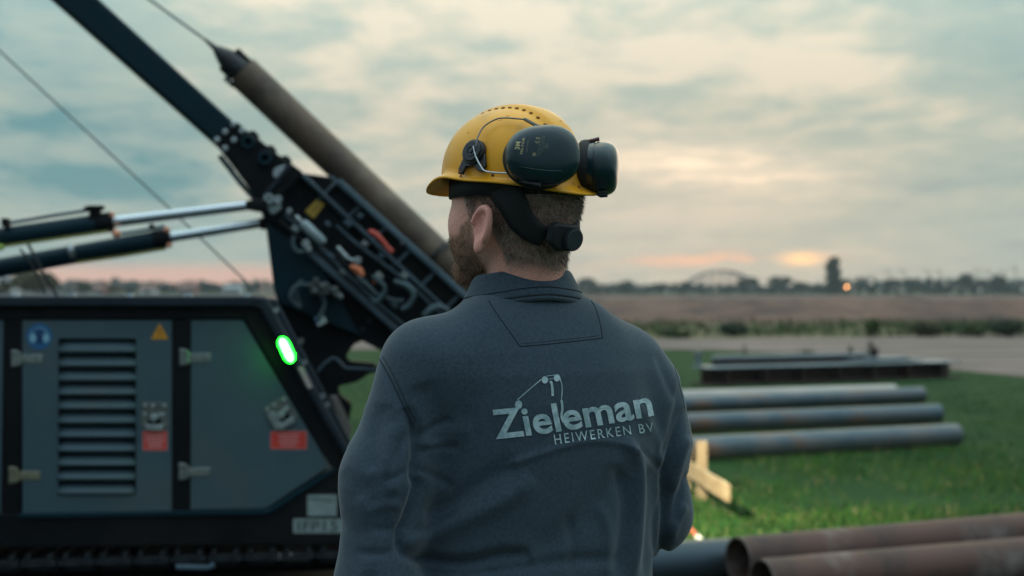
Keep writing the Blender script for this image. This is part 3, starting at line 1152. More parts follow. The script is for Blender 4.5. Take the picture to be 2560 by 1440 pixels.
for pts, amp, wd, _ in FOLDS:
    d, t, s = polydist(fpx, fpy, sp2(pts))
    taper = np.clip(np.minimum(t, 1 - t) * 6, 0, 1) ** 0.7
    disp += amp * 1.25 * np.exp(-(d / wd) ** 2) * taper * (FP[:, 1] < MY + 0.19)
nzl = np.array([mnoise.fractal(Vector((p[0] * 6, p[1] * 6, p[2] * 3.2)), 1.0, 2.0, 3) for p in FP])
low = sstep(-FP[:, 2], -1.42, -1.2)
disp += nzl * (0.0010 + 0.0022 * low)
FP = FP + FN * disp[:, None]
FP = relax(FP, FQ, 1, 0.3)
fl_me = to_mesh('fleece_jacket', FP, FQ)
fleece = link('fleece_jacket', fl_me, man, M['fleece'])
bvh = BVHTree.FromPolygons([tuple(p) for p in FP], [tuple(q) for q in FQ])
CAM = Vector((0, 0, CZ))


def on_cloth(px, py, tree=None, off=0.0):
    d = Vector(((px - 1280) / FPX, 1.0, (720 - py) / FPX)).normalized()
    h = (tree or bvh).ray_cast(CAM, d)
    if h[0] is None:
        return None, None
    n = h[1] if h[1].dot(d) < 0 else -h[1]
    return h[0] + n * off, n


def seam(pts, r, name='seam', dash=None):
    mb = MB()
    P3 = []
    for x, y in sp2(pts, 10):
        p, n = on_cloth(x, y, off=r * 0.25)
        if p is not None:
            P3.append(p)
    if len(P3) > 2:
        P3 = [P3[0]] + [(P3[i - 1] + P3[i] * 2 + P3[i + 1]) / 4 for i in range(1, len(P3) - 1)] + [P3[-1]]
        mb.tube(P3, r, 6)
        return mb.build(name, M['thread'], man)


seam([(1222, 752), (1238, 778), (1264, 815), (1300, 866)], 0.00075)
seam([(1300, 866), (1352, 862), (1430, 854), (1506, 845)], 0.00075)
seam([(1506, 845), (1500, 808), (1489, 772), (1478, 752)], 0.00075)
seam([(956, 890), (975, 922), (995, 963), (1020, 1016), (1040, 1052)], 0.0005)
seam([(1672, 880), (1690, 930), (1704, 985), (1712, 1020)], 0.0006)
seam([(1306, 859), (1352, 855), (1430, 847), (1500, 839)], 0.0004)
seam([(946, 893), (965, 925), (985, 965), (1011, 1020), (1034, 1066)], 0.00075)

# --- collar: a folded band standing round the neck
def collar():
    nT = 96
    rows = []
    c0 = np.array([0.0165, MY + 0.016, 0])
    for i in range(nT):
        th = 2 * math.pi * i / nT           # 0 = back, grows to the left
        bk = math.cos(th)
        dirv = -TF * math.cos(th) * 0.93 + TL * math.sin(th) * 1.04
        dirv[:2] *= 1.0
        wob = 0.0015 * math.sin(th * 3 + 1) + 0.001 * math.sin(th * 5)
        top = 1.601 + 0.012 * bk + wob
        bot = 1.559 + 0.012 * bk + wob * 0.5 - 0.004 * abs(math.sin(th))
        prof = [(0.071, bot - 0.006), (0.070, (top + bot) / 2), (0.0705, top - 0.004), (0.0735, top + 0.001), (0.0775, top - 0.002),
                (0.0830, top * 0.72 + bot * 0.28), (0.0890, top * 0.42 + bot * 0.58), (0.0950, top * 0.16 + bot * 0.84), (0.0990, bot),
                (0.0975, bot - 0.003), (0.0940, bot - 0.0005), (0.086, bot + 0.006), (0.080, bot + 0.010)]
        rows.append([c0 + dirv * r_ + np.array([0, 0, z_]) for r_, z_ in prof])
    k = len(rows[0])
    v = [p for r_ in rows for p in r_]
    f = [(i * k + j, i * k + j + 1, ((i + 1) % nT) * k + j + 1, ((i + 1) % nT) * k + j) for i in range(nT) for j in range(k - 1)]
    me = bpy.data.meshes.new('collar')
    me.from_pydata([tuple(p) for p in v], [], f)
    bmx = bmesh.new()
    bmx.from_mesh(me)
    bmesh.ops.recalc_face_normals(bmx, faces=bmx.faces)
    bmx.to_mesh(me)
    bmx.free()
    o = link('collar', me, man, M['fleece'], smooth=True)
    o.parent = fleece
    sub = o.modifiers.new('sub', 'SUBSURF')
    sub.levels = sub.render_levels = 1
    # stitch line above the collar's hem
    mb = MB()
    pts = []
    for i in range(nT + 1):
        r_ = rows[i % nT]
        p = Vector(r_[7]) * 0.70 + Vector(r_[6]) * 0.30
        pts.append(p + (p - Vector((c0[0], c0[1], p.z))).normalized() * 0.0006)
    mb.tube(pts, 0.0007, 5)
    s_ = mb.build('stitching', M['thread'], man)
    s_.parent = fleece
    # neck binding just below
    mb = MB()
    pts = []
    for i in range(nT + 1):
        r_ = rows[i % nT]
        p = Vector(r_[10])
        pts.append(p + Vector((0, 0, -0.006)))
    mb.tube(pts, 0.0042, 8)
    s_ = mb.build('neck_binding', M['fleece'], man)
    s_.parent = fleece


collar()


# --- embroidery
def text2d(body, size=1.0, bold=0.0, spacing=1.0, subdiv=1):
    cu = bpy.data.curves.new('lettering', 'FONT')
    cu.body = body
    cu.size = size
    cu.offset = bold
    cu.space_character = spacing
    cu.fill_mode = 'FRONT'
    cu.resolution_u = 5
    ob = bpy.data.objects.new('lettering', cu)
    C.objects.link(ob)
    dg = bpy.context.evaluated_depsgraph_get()
    me = bpy.data.meshes.new_from_object(ob.evaluated_get(dg))
    bpy.data.objects.remove(ob)
    bmx = bmesh.new()
    bmx.from_mesh(me)
    bmesh.ops.remove_doubles(bmx, verts=bmx.verts, dist=1e-5)
    bmesh.ops.triangulate(bmx, faces=bmx.faces)
    for _ in range(subdiv):
        le = [e for e in bmx.edges if e.calc_length() > 0.12]
        if le:
            bmesh.ops.subdivide_edges(bmx, edges=le, cuts=1)
            bmesh.ops.triangulate(bmx, faces=bmx.faces)
    v = np.array([p.co[:] for p in bmx.verts])
    f = [[q.index for q in fc.verts] for fc in bmx.faces]
    bmx.free()
    return v, f


def box2d(v):
    return v[:, 0].min(), v[:, 0].max(), v[:, 1].min(), v[:, 1].max()


logo = MB()


def stitch(v2, f, tree=None, off=0.0012, mb=None):
    """lay flat shapes (photo pixel coordinates) on the cloth"""
    out = []
    last = None
    for x, y in v2:
        p, n = on_cloth(x, y, tree, off)
        if p is None:
            p = last
        last = p
        out.append(p)
    (mb or logo).add(out, f)


v, f = text2d('Zieleman', 1.0, 0.022, 1.02, 2)
x0, x1, y0, y1 = box2d(v)
capy = 0.0
cap = v[v[:, 0] < x0 + 0.3][:, 1].max()
base = v[v[:, 0] < x0 + 0.3][:, 1].min()
u = (v[:, 0] - x0) / (x1 - x0)
h = (v[:, 1] - base) / (cap - base)
scale_h = 73 - 6 * u
stitch(np.stack([1240 + 394 * u - 14 * h, 1098 - 40 * u - 19 * u * u - scale_h * h], 1), f)
v, f = text2d('HEIWERKEN BV', 1.0, 0.002, 1.28, 2)
x0, x1, y0, y1 = box2d(v)
u = (v[:, 0] - x0) / (x1 - x0)
h = (v[:, 1] - y0) / (y1 - y0)
stitch(np.stack([1387 + 247 * u - 4 * h, 1112 - 33 * u - (25.5 - 3 * u) * h], 1), f)


def strip2d(pts, wd):
    pts = sp2(pts, 8) if len(pts) > 2 else [tuple(np.array(pts[0]) * (1 - t) + np.array(pts[1]) * t) for t in np.linspace(0, 1, 9)]
    vs, fs = [], []
    for i, (x, y) in enumerate(pts):
        a = np.array(pts[min(i + 1, len(pts) - 1)]) - np.array(pts[max(i - 1, 0)])
        n = np.array([-a[1], a[0]]) / (np.hypot(*a) + 1e-9) * wd / 2
        vs += [(x + n[0], y + n[1]), (x - n[0], y - n[1])]
        if i:
            fs.append((2 * i - 2, 2 * i - 1, 2 * i + 1, 2 * i))
    stitch(vs, fs)


def disc2d(x, y, rx, ry, n=18):
    vs = [(x, y)] + [(x + rx * math.cos(2 * math.pi * i / n), y + ry * math.sin(2 * math.pi * i / n)) for i in range(n)]
    stitch(vs, [(0, i + 1, (i + 1) % n + 1) for i in range(n)])


disc2d(1296, 1012, 9, 11)
disc2d(1361.5, 950, 8, 9)
disc2d(1391.5, 945, 8, 9)
strip2d([(1293, 1000), (1320, 976), (1353, 948)], 2.2)
strip2d([(1366, 940.5), (1388, 937.5)], 1.4)
strip2d([(1368, 948.5), (1386, 946)], 1.4)
strip2d([(1375, 953), (1379, 962), (1381, 990)], 6.0)
strip2d([(1399, 945), (1404, 965), (1404, 985), (1402, 1003)], 2.2)
strip2d([(1403, 1001), (1405, 1020), (1403, 1040), (1408, 1056)], 6.0)
lm_ = logo.mesh('logo_embroidery', fix=False)
lo = link('logo_embroidery', lm_, man, M['embroidery'], smooth=True)
lo.parent = fleece
for o_ in [o_ for o_ in man.children if o_.name.startswith('seam')]:
    o_.parent = fleece


# --- trousers and boots (below the picture, but he stands on the ground)
def legs():
    F = Field(np.arange(-0.24, 0.32, 0.011), np.arange(2.0, 2.62, 0.011), np.arange(0.06, 1.06, 0.011))
    F.loft([0.84, 0.95, 1.03], [TC[0]] * 3, [TC[1]] * 3, [0.168, 0.170, 0.160], [0.118, 0.122, 0.112], TY, 2.3, 0.02)
    for s in (-1, 1):
        F.chain([tp(0, 0.088 * s, 0.90), tp(0.025, 0.10 * s, 0.50), tp(-0.005, 0.105 * s, 0.10)], [0.102, 0.080, 0.070], 0.05)
    P, Q = F.mesh()
    link('trousers', to_mesh('trousers', relax(P, Q, 3), Q), man, mat('dark_work_trousers', (0.018, 0.02, 0.026), rough=0.9))
    bt = mat('black_work_boot', (0.012, 0.011, 0.010), rough=0.5)
    for s in (-1, 1):
        c = tp(0.05, 0.11 * s, 0.05)
        F = Field(np.arange(c[0] - 0.22, c[0] + 0.22, 0.009), np.arange(c[1] - 0.22, c[1] + 0.22, 0.009), np.arange(-0.02, 0.24, 0.009))
        F.chain([tp(-0.045, 0.105 * s, 0.055), tp(0.09, 0.113 * s, 0.05), tp(0.165, 0.12 * s, 0.045)], [0.045, 0.047, 0.043], 0.02)
        F.cone(tp(-0.02, 0.105 * s, 0.08), tp(-0.012, 0.105 * s, 0.20), 0.052, 0.055, 0.03)
        F.apply(lambda X, Y, Z: Z - 0.0 + 0 * X + 0 * Y, (c[0] - .25, c[1] - .25, -0.05), (c[0] + .25, c[1] + .25, 0.0), 0.004, sub=True)
        P, Q = F.mesh()
        link('boot', to_mesh('boot', relax(P, Q, 2), Q), man, bt)


legs()

# ------------------------------------------------------------------ hard hat with ear defenders
hat = thing('hard_hat', 'yellow hard hat with folded ear defenders on the man\'s head', 'hard hat', tuple(HC + np.array([0, 0, 1.72])))
M['hat'] = mat('yellow_hat_plastic', (0.86, 0.375, 0.010), (0.82, 0.35, 0.009), 0.34, scale=30, spec=0.35, coat=0.0, rvar=0.12,
               c3=(0.66, 0.30, 0.03), scale3=14)
M['hat_hole'] = mat('vent_shadow', (0.16, 0.045, 0.01), rough=0.8)
M['cup'] = mat('dark_green_black_plastic', (0.006, 0.024, 0.031), (0.007, 0.027, 0.034), 0.23, scale=40, spec=0.55, coat=0.0)
M['cup_edge'] = mat('black_plastic', (0.012, 0.014, 0.017), rough=0.45)
M['strap'] = mat('black_strap', (0.006, 0.007, 0.009), rough=0.7)
M['knob'] = mat('dark_grey_plastic', (0.022, 0.027, 0.033), (0.028, 0.033, 0.040), 0.5, scale=40)
M['foam'] = mat('black_foam', (0.012, 0.012, 0.013), rough=0.8)
M['gold'] = mat('pale_gold_print', (0.52, 0.44, 0.22), rough=0.6)
M['gold_dim'] = mat('faint_gold_print', (0.16, 0.19, 0.145), rough=0.6)
M['darkwire'] = mat('dark_wire', (0.16, 0.16, 0.16), rough=0.35, metal=0.7)
M['wire_white'] = mat('bright_wire', (0.50, 0.53, 0.55), rough=0.3, metal=0.6)

ZTOP = 1.868


def rim(th):
    """rim radius along direction, height"""
    c, s = math.cos(th), math.sin(th)
    af = 0.126 if c > 0 else 0.124
    b = 0.1025
    z = 1.742 + 0.008 * (s * s) * (1 if c < 0.2 else 1) + 0.009 * max(c, 0) ** 2 - 0.006 * max(-c, 0) ** 2
    z += 0.012 * math.exp(-((abs(th) - 1.05) / 0.38) ** 2)
    return af, b, z


def hat_shell():
    nT, nR = 120, 30
    rows = []
    for i in range(nT):
        th = -math.pi + 2 * math.pi * (i + 0.5) / nT
        af, b, zr = rim(th)
        c, s = math.cos(th), math.sin(th)
        col = []
        for j in range(nR + 1):
            ph = (math.pi / 2) * j / nR
            rr = math.sin(ph) ** 0.90
            f_, l_ = af * c * rr, b * s * rr
            z = zr + (ZTOP - 0.004 - zr) * math.cos(ph) ** 0.93
            # raised sagittal ridge
            rd = max(0, 1 - abs(l_) / 0.030)
            rd = min(1, rd * 2.6) * (1 if -0.10 < f_ < 0.10 else max(0, 1 - (abs(f_) - 0.10) / 0.015))
            k = 0.0055 * rd
            nrm = np.array([c * rr * 0.8, s * rr, 1.0 - 0.8 * rr])
            nrm /= np.linalg.norm(nrm)
            # flare the lower 15 % slightly
            col.append(hp(f_, l_, z) + (HF * nrm[0] + HL * nrm[1] + np.array([0, 0, nrm[2]])) * k)
        # brim
        wd = 0.009 + 0.022 * max(0, c) ** 2.2 + 0.008 * max(0, -c) ** 2
        dr = 0.002 + 0.010 * max(0, c) ** 2 + 0.006 * max(0, -c) ** 2
        o = np.array([af * c, b * s])
        n2 = np.array([c / af, s / b])
        n2 /= np.linalg.norm(n2)
        for t in (0.12, 0.3, 0.55, 0.8, 1.0):
            q = o + n2 * (wd * t)
            col.append(hp(q[0], q[1], zr - 0.004 * min(1, t * 3) - dr * t ** 1.3))
        q = o + n2 * (wd * 1.02)
        col.append(hp(q[0], q[1], zr - 0.004 - dr - 0.0035))
        rows.append(col)
    k = len(rows[0])
    v = [p for r_ in rows for p in r_]
    fs = []
    for i in range(nT):
        i2 = (i + 1) % nT
        for j in range(k - 1):
            fs.append((i * k + j, i2 * k + j, i2 * k + j + 1, i * k + j + 1))
    me = bpy.data.meshes.new('shell')
    me.from_pydata([tuple(p) for p in v], [], fs)
    bmx = bmesh.new()
    bmx.from_mesh(me)
    bmesh.ops.remove_doubles(bmx, verts=bmx.verts, dist=2e-4)
    bmesh.ops.recalc_face_normals(bmx, faces=bmx.faces)
    bmx.to_mesh(me)
    bmx.free()
    tree = BVHTree.FromPolygons([v_.co.copy() for v_ in me.vertices], [list(p.vertices) for p in me.polygons])
    o = link('shell', me, hat, M['hat'], smooth=True, solid=0.0028)
    return o, tree


shell, hat_tree = hat_shell()


def on_hat(px, py, off=0.0):
    return on_cloth(px, py, hat_tree, off)


# vent slots along both edges of the ridge
for side in (1, -1):
    for i in range(12):
        f_ = -0.085 + 0.155 * i / 11
        p = Vector(hp(f_, 0.0285 * side, 1.95))
        h_ = hat_tree.ray_cast(p, Vector((0, 0, -1)))
        if h_[0] is None:
            continue
        n = h_[1] if h_[1].z > 0 else -h_[1]
        t = Vector(HF) - n * Vector(HF).dot(n)
        t.normalize()
        MB().box(h_[0] + n * 0.0003, (0.0052, 0.0030, 0.0016), (t, n.cross(t), n)).build('vent_slot', M['hat_hole'], hat)
for x, y in ((1152, 441), (1447, 468), (1232, 438)):
    p, n = on_hat(x, y, 0.0)
    if p is not None:
        MB().cone(p - n * 0.001, p + n * 0.0008, 0.0026, n=10).build('rivet_hole', M['hat_hole'], hat)


# scuffs on the crown
sm_ = MB()
for (xa, ya, xb, yb, wd_) in ((1232, 300, 1256, 293, 2.6), (1240, 304, 1262, 298, 1.6), (1262, 291, 1276, 290, 1.8), (1168, 335, 1174, 329, 2.2), (1398, 300, 1406, 306, 1.8),
                              (1214, 352, 1219, 360, 1.5), (1430, 455, 1437, 462, 1.8)):
    a_, n_a = on_hat(xa, ya, 0.0004)
    b_, n_b = on_hat(xb, yb, 0.0004)
    if a_ is None or b_ is None:
        continue
    d_ = (b_ - a_).normalized().cross(n_a) * wd_ / 3200
    m_ = (a_ + b_) / 2 + n_a * 0.0005
    sm_.add([a_, m_ + d_, b_, m_ - d_], [(0, 1, 2, 3)])
tag(sm_.build('scuff_marks', mat('scuff', (0.34, 0.15, 0.012), rough=0.6), hat, fix=False), kind='stuff')


def frame_from(n, up):
    n = Vector(n).normalized()
    u = Vector(up)
    u = (u - n * u.dot(n)).normalized()
    return n, u, u.cross(n).normalized()


def ear_cup(c, n, up, a, b):
    """moulded oval cup, back plate and foam cushion; a half width, b half height"""
    n, u, r = frame_from(n, up)
    c = Vector(c)
    prof = [(0.0, -0.006, 0.80), (0.0, -0.006, 0.93), (0.0, 0.0, 0.965), (0, 0.006, 0.985), (0, 0.0065, 0.955), (0, 0.008, 0.955),
            (0, 0.0085, 0.99), (0, 0.013, 1.0), (0, 0.020, 0.995), (0, 0.027, 0.965), (0, 0.033, 0.90), (0, 0.0375, 0.80), (0, 0.0405, 0.64),
            (0, 0.0425, 0.42), (0, 0.0433, 0.2), (0, 0.0435, 0.01)]
    nT = 48
    vs = []
    for _, hgt, s_ in prof:
        for i in range(nT):
            t = 2 * math.pi * i / nT
            ct, st_ = math.cos(t), math.sin(t)
            e = 2 / 2.35
            x = a * s_ * math.copysign(abs(ct) ** e, ct)
            y = b * s_ * math.copysign(abs(st_) ** e, st_)
            y *= 1 + 0.05 * (x / a)
            vs.append(c + r * x + u * y + n * hgt)
    fs = [(j * nT + i, j * nT + (i + 1) % nT, (j + 1) * nT + (i + 1) % nT, (j + 1) * nT + i) for j in range(len(prof) - 1) for i in range(nT)]
    fs.append(tuple(range(nT))[::-1])
    mb = MB()
    mb.add(vs, fs, True)
    me = mb.mesh('ear_cup')
    tree = BVHTree.FromPolygons([v_.co.copy() for v_ in me.vertices], [list(p.vertices) for p in me.polygons])
    o = link('ear_cup', me, hat, M['cup'])
    mb = MB()
    pts = []
    for i in range(nT + 1):
        t = 2 * math.pi * i / nT
        pts.append(c + r * (a * 0.78 * math.cos(t)) + u * (b * 0.76 * math.sin(t)) - n * 0.010)
    mb.tube(pts, 0.0125, 10)
    cs = mb.build('cushion', M['foam'], hat)
    cs.parent = o
    return o, tree, (c, n, u, r)


CN = Vector((0.16, -0.975, 0.10))
cup1, tree1, fr1 = ear_cup(px_at(1352, 394, 2.118), CN, (-0.06, 0, 1), 0.0560, 0.0452)
cup2, tree2, fr2 = ear_cup(px_at(1478, 420, 2.215), Vector((0.985, -0.14, -0.05)), (0.04, 0.05, 1), 0.052, 0.0415)

# print on the near cup, reading upwards
pm = MB()
pd = MB()


def cup_text(s, cx, cy, length, height, mb, slant=-0.16, bold=0.0):
    v, f = text2d(s, 1.0, bold, 1.05, 0)
    x0, x1, y0, y1 = box2d(v)
    u = (v[:, 0] - x0) / (x1 - x0) - 0.5
    h = (v[:, 1] - y0) / (y1 - y0) - 0.5
    X = cx - h * height - u * length * slant * 1.0
    Y = cy - u * length + h * height * 0.0
    out = []
    for x, y in zip(X, Y):
        p, n = on_cloth(x, y, tree1, 0.0004)
        out.append(p if p is not None else Vector(fr1[0]))
    mb.add(out, f)


cup_text('3M', 1294.5, 364, 19, 12, pm, bold=0.03)
cup_text('PELTOR', 1306.5, 364.5, 41, 6, pm, bold=0.015)
cup_text('OPTIME I', 1319, 364, 32, 4, pd)
cup_text('UK', 1335.5, 385.5, 9, 8, pm, bold=0.01)
cup_text('C E', 1343.5, 350.5, 15, 8, pm)
for i, (cx, ln) in enumerate(((1344, 46), (1348.5, 46), (1352.5, 44), (1357, 40))):
    cup_text('EN 352-3 H510P3E', cx + 2, 368 - i * 3, ln, 2.6, pd)
cup_text('OO', 1366, 365, 12, 9, pd)
for mb_, mt_ in ((pm, M['gold']), (pd, M['gold_dim'])):
    o = link('cup_print', mb_.mesh('cup_print', False), hat, mt_)
    o.parent = cup1
# raised line on the cup
mb = MB()
pts = []
for t in np.linspace(0, 1, 14):
    p, n = on_cloth(1295 + 110 * t, 416 + 12 * t + 3 * math.sin(t * 3), tree1, 0.0)
    if p is not None:
        pts.append(p)
mb.tube(pts, 0.0008, 6)
o = mb.build('moulding_line', M['cup'], hat)
o.parent = cup1

# pivot on the hat's left side
pv, pn = on_hat(1190, 383, 0.0)
n, u, r = frame_from(pn, (0, 0, 1))
mb = MB()
mb.cone(pv, pv + n * 0.010, 0.0205, 0.0195, 24)
mb.cone(pv + n * 0.010, pv + n * 0.013, 0.0175, 0.016, 24)
ang = [R(d) for d in range(0, 360, 30)]
o_pv = mb.build('arm_pivot', M['cup_edge'], hat, bevel=0.0012)
mb = MB()
b0 = pv - u * 0.016 + n * 0.001


def q2(x, y, d=0.0):
    return pv + r * x + u * y + n * (0.0 + d)


mb.prism([q2(-0.018, -0.004), q2(0.021, -0.004), q2(0.026, -0.022), q2(0.021, -0.032), q2(0.012, -0.030), q2(0.004, -0.022),
          q2(-0.012, -0.022), q2(-0.017, -0.034), q2(-0.025, -0.033), q2(-0.026, -0.025)], n * 0.0055)
o = mb.build('arm_bracket', M['cup_edge'], hat, bevel=0.001)
for x, y in ((0.0175, -0.021), (-0.0215, -0.030)):
    q = MB().cone(q2(x, y, 0.0050), q2(x, y, 0.0062), 0.0028, n=12).build('bracket_hole', M['hat_hole'], hat)
    q.parent = o
mb = MB()
mb.ring(pv + n * 0.0128, pv + n * 0.0142, 0.0085, 0.0065, 20)
mb.cone(pv + n * 0.0128, pv + n * 0.0150, 0.0035, n=12)
q = mb.build('pivot_cap', M['knob'], hat)
q.parent = o_pv


def hat_off(px, py, off):
    p, n = on_hat(px, py, off)
    return p if p is not None else px_at(px, py, 2.12)


c, n1_, u1, r1 = fr1
# upper and lower spring wires from the pivot to the near cup, with black sleeves
topw = [hat_off(1202, 373, 0.013), hat_off(1205, 352, 0.012), hat_off(1216, 328, 0.010), hat_off(1238, 312, 0.009),
        hat_off(1262, 306, 0.009), hat_off(1312, 313, 0.012)]
MB().tube(smooth_pts(topw, 4), 0.00125, 8).build('spring_wire', M['darkwire'], hat)
MB().tube([topw[-1], px_at(1345, 316, 2.098), px_at(1382, 320, 2.092)], 0.0028, 10).build('wire_sleeve', M['cup_edge'], hat)
loww = [hat_off(1196, 374, 0.014), hat_off(1201, 395, 0.013), hat_off(1212, 418, 0.012), hat_off(1226, 431, 0.011), hat_off(1276, 446, 0.011)]
MB().tube(smooth_pts(loww, 4), 0.00135, 8).build('spring_wire', M['wire_white'], hat)
MB().tube([loww[-1], px_at(1312, 455, 2.088), px_at(1351, 463, 2.080)], 0.0028, 10).build('wire_sleeve', M['cup_edge'], hat)
# far cup: its wire and end pins
c2, n2_, u2, r2 = fr2
MB().tube(smooth_pts([px_at(1446, 372, 2.21), px_at(1450, 360, 2.205), px_at(1468, 354, 2.20), px_at(1480, 351, 2.20)], 4), 0.00125, 8).build('spring_wire', M['copper'], hat)
MB().tube([px_at(1464, 354, 2.20), px_at(1482, 351, 2.20), px_at(1498, 347, 2.20)], [0.0026, 0.0032, 0.0034], 10).build('wire_sleeve', mat('brown_plastic', (0.10, 0.035, 0.03), rough=0.4), hat)
MB().tube([px_at(1492, 485, 2.19), px_at(1502, 488, 2.19), px_at(1519, 488, 2.19)], [0.0022, 0.004, 0.003], 10).build('wire_sleeve', M['cup_edge'], hat)

# suspension: head band, nape straps and ratchet knob
bodytree = BVHTree.FromPolygons([tuple(p) for p in BP], [tuple(q) for q in BQ])


def on_head(px, py, off):
    return on_cloth(px, py, bodytree, off)


def band(mid, w0, w1, off=0.003, mtl=None, name='nape_strap'):
    """strap lying on the head along a line, width in pixels"""
    mid = sp2(mid, 8)
    vs, fs = [], []
    rows = 4
    for i, (x, y) in enumerate(mid):
        a = np.array(mid[min(i + 1, len(mid) - 1)]) - np.array(mid[max(i - 1, 0)])
        nn = np.array([-a[1], a[0]]) / (np.hypot(*a) + 1e-9)
        wd = (w0 + (w1 - w0) * i / (len(mid) - 1)) / 2
        for j in range(rows + 1):
            t = -1 + 2 * j / rows
            p, n_ = on_head(x + nn[0] * wd * t, y + nn[1] * wd * t, off)
            if p is None:
                p = px_at(x + nn[0] * wd * t, y + nn[1] * wd * t, 2.16)
            vs.append(p)
    k = rows + 1
    for i in range(len(mid) - 1):
        for j in range(rows):
            fs.append((i * k + j, i * k + j + 1, (i + 1) * k + j + 1, (i + 1) * k + j))
    me = bpy.data.meshes.new(name)
    me.from_pydata([tuple(p) for p in vs], [], fs)
    o = link(name, me, hat, mtl or M['strap'], smooth=True)
    md = o.modifiers.new('s', 'SOLIDIFY')
    md.thickness = 0.0035
    md.offset = 0
    return o


band([(1262, 468), (1285, 505), (1305, 545), (1330, 572), (1358, 588)], 74, 48, 0.0085)
# headband under the shell, all round
mb = MB()
pts = []
vs = []
nT = 64
for i in range(nT):
    th = 2 * math.pi * i / nT
    for zz_ in (1.722, 1.752):
        vs.append(hp(0.112 * math.cos(th) - 0.002, 0.090 * math.sin(th), zz_))
me = bpy.data.meshes.new('head_band')
me.from_pydata([tuple(p) for p in vs], [], [(2 * i, 2 * i + 1, (2 * i + 3) % (2 * nT), (2 * i + 2) % (2 * nT)) for i in range(nT)])
o = link('head_band', me, hat, M['strap'], smooth=True)
md = o.modifiers.new('s', 'SOLIDIFY')
md.thickness = 0.003
# right-hand strap, mirrored about the head's middle plane
p_, n_ = on_head(1390, 582, 0.012)
kn, ku, kr = frame_from(n_ * 0.9 + Vector(-HF) * 0.5, (0.05, 0, 1))
mb = MB()


def kq(x, y, d=0.0):
    return p_ + kr * x + ku * y + kn * d


mb.prism([kq(-0.031, 0.018), kq(-0.020, 0.0215), kq(0.020, 0.0195), kq(0.028, 0.014), kq(0.028, -0.012), kq(0.018, -0.0205), kq(-0.012, -0.0215),
          kq(-0.031, -0.010)], kn * 0.016)
o_h = mb.build('ratchet_housing', M['strap'], hat, bevel=0.004)
kc = p_ + kr * 0.0095 - ku * 0.001
mb = MB()
mb.cone(kc + kn * 0.012, kc + kn * 0.024, 0.0175, 0.0165, 28)
for i in range(28):
    t = 2 * math.pi * i / 28
    d_ = kr * math.cos(t) + ku * math.sin(t)
    mb.box(kc + kn * 0.018 + d_ * 0.0172, (0.0016, 0.0014, 0.010), (kn.cross(d_), d_, kn))
mb.build('ratchet_knob', M['knob'], hat, bevel=0.0012)
# strap round the far side of the head
vs, fs = [], []
for i, t in enumerate(np.linspace(0, 1, 12)):
    th = R(8 + 82 * t)
    zc = 1.665 + 0.055 * t
    for dz_ in (-0.013, 0.013):
        vs.append(hp(-0.108 * math.cos(th), -0.086 * math.sin(th), zc + dz_))
    if i:
        fs.append((2 * i - 2, 2 * i - 1, 2 * i + 1, 2 * i))
me = bpy.data.meshes.new('nape_strap')
me.from_pydata([tuple(p) for p in vs], [], fs)
o = link('nape_strap', me, hat, M['strap'], smooth=True)
md = o.modifiers.new('s', 'SOLIDIFY')
md.thickness = 0.003
#@@MAN_END

# ------------------------------------------------------------------ piling rig
RY = R(9)
RR = Vector((math.cos(RY), math.sin(RY), 0))      # along the machine's side
RN = Vector((math.sin(RY), -math.cos(RY), 0))     # side's outward normal (towards the yard)
RP = px_at(300, 720, 5.6)
RP.z = 0


def pp(px, py, off=0.0):
    """point on the machine's side plane, set back by off metres"""
    d = Vector(((px - 1280) / FPX, 1.0, (720 - py) / FPX))
    t = ((RP - RN * off) - CAM).dot(RN) / d.dot(RN)
    return CAM + d * t


UP = Vector((0, 0, 1))
RAX = (RR, RN, UP)
rig = thing('piling_rig', 'black tracked piling rig with tilted mast and grey cabinet doors', 'piling rig', (pp(330, 1200, 0.9).x, pp(330, 1200, 0.9).y, 0))


def plate(name, poly, off, thick, mt, parent=None, bevel=0.006):
    mb = MB()
    mb.prism([pp(x, y, off) for x, y in poly], -RN * thick)
    return mb.build(name, mt, parent or rig, bevel)


def pbox(mb, x0, y0, x1, y1, off, thick):
    mb.prism([pp(x0, y0, off), pp(x1, y0, off), pp(x1, y1, off), pp(x0, y1, off)], -RN * thick)


S_ = 1 / 635.0        # metres per photo pixel on the side plane

# housing: body behind the doors, frame rails round them
plate('housing', [(-420, 765), (612, 765), (818, 1165), (668, 1290), (668, 1300), (-420, 1330)], 0.06, 1.9, M['dark'], bevel=0.01)
plate('roof_edge', [(-420, 741), (636, 741), (655, 765), (-420, 766)], -0.035, 1.95, M['top_blue'])
plate('top_rail', [(-420, 767), (612, 767), (612, 798), (-420, 799)], 0.0, 0.05, M['black'])
plate('lower_skirt', [(-420, 1289), (665, 1275), (668, 1275), (838, 1168), (960, 1150), (985, 1345), (890, 1362), (-420, 1372)], 0.0, 0.5, M['black'])
plate('door_post', [(430, 799), (476, 799), (474, 1277), (426, 1278)], 0.002, 0.05, M['black'])
plate('door_post', [(9, 799), (56, 799), (52, 1284), (3, 1285)], 0.002, 0.05, M['black'])
plate('sill_strip', [(45, 1284), (668, 1274), (836, 1168), (842, 1176), (672, 1287), (45, 1296)], -0.014, 0.02, M['blue_black'], bevel=0.003)
plate('corner_post', [(612, 767), (660, 766), (872, 1160), (828, 1170), (612, 799)], -0.004, 0.06, M['black'])
plate('corner_rail', [(634, 742), (668, 742), (882, 1140), (864, 1150)], -0.045, 0.05, M['top_blue'], bevel=0.012)
plate('corner_rail', [(668, 746), (690, 748), (896, 1140), (880, 1146)], 0.04, 0.05, M['top_blue'], bevel=0.008)

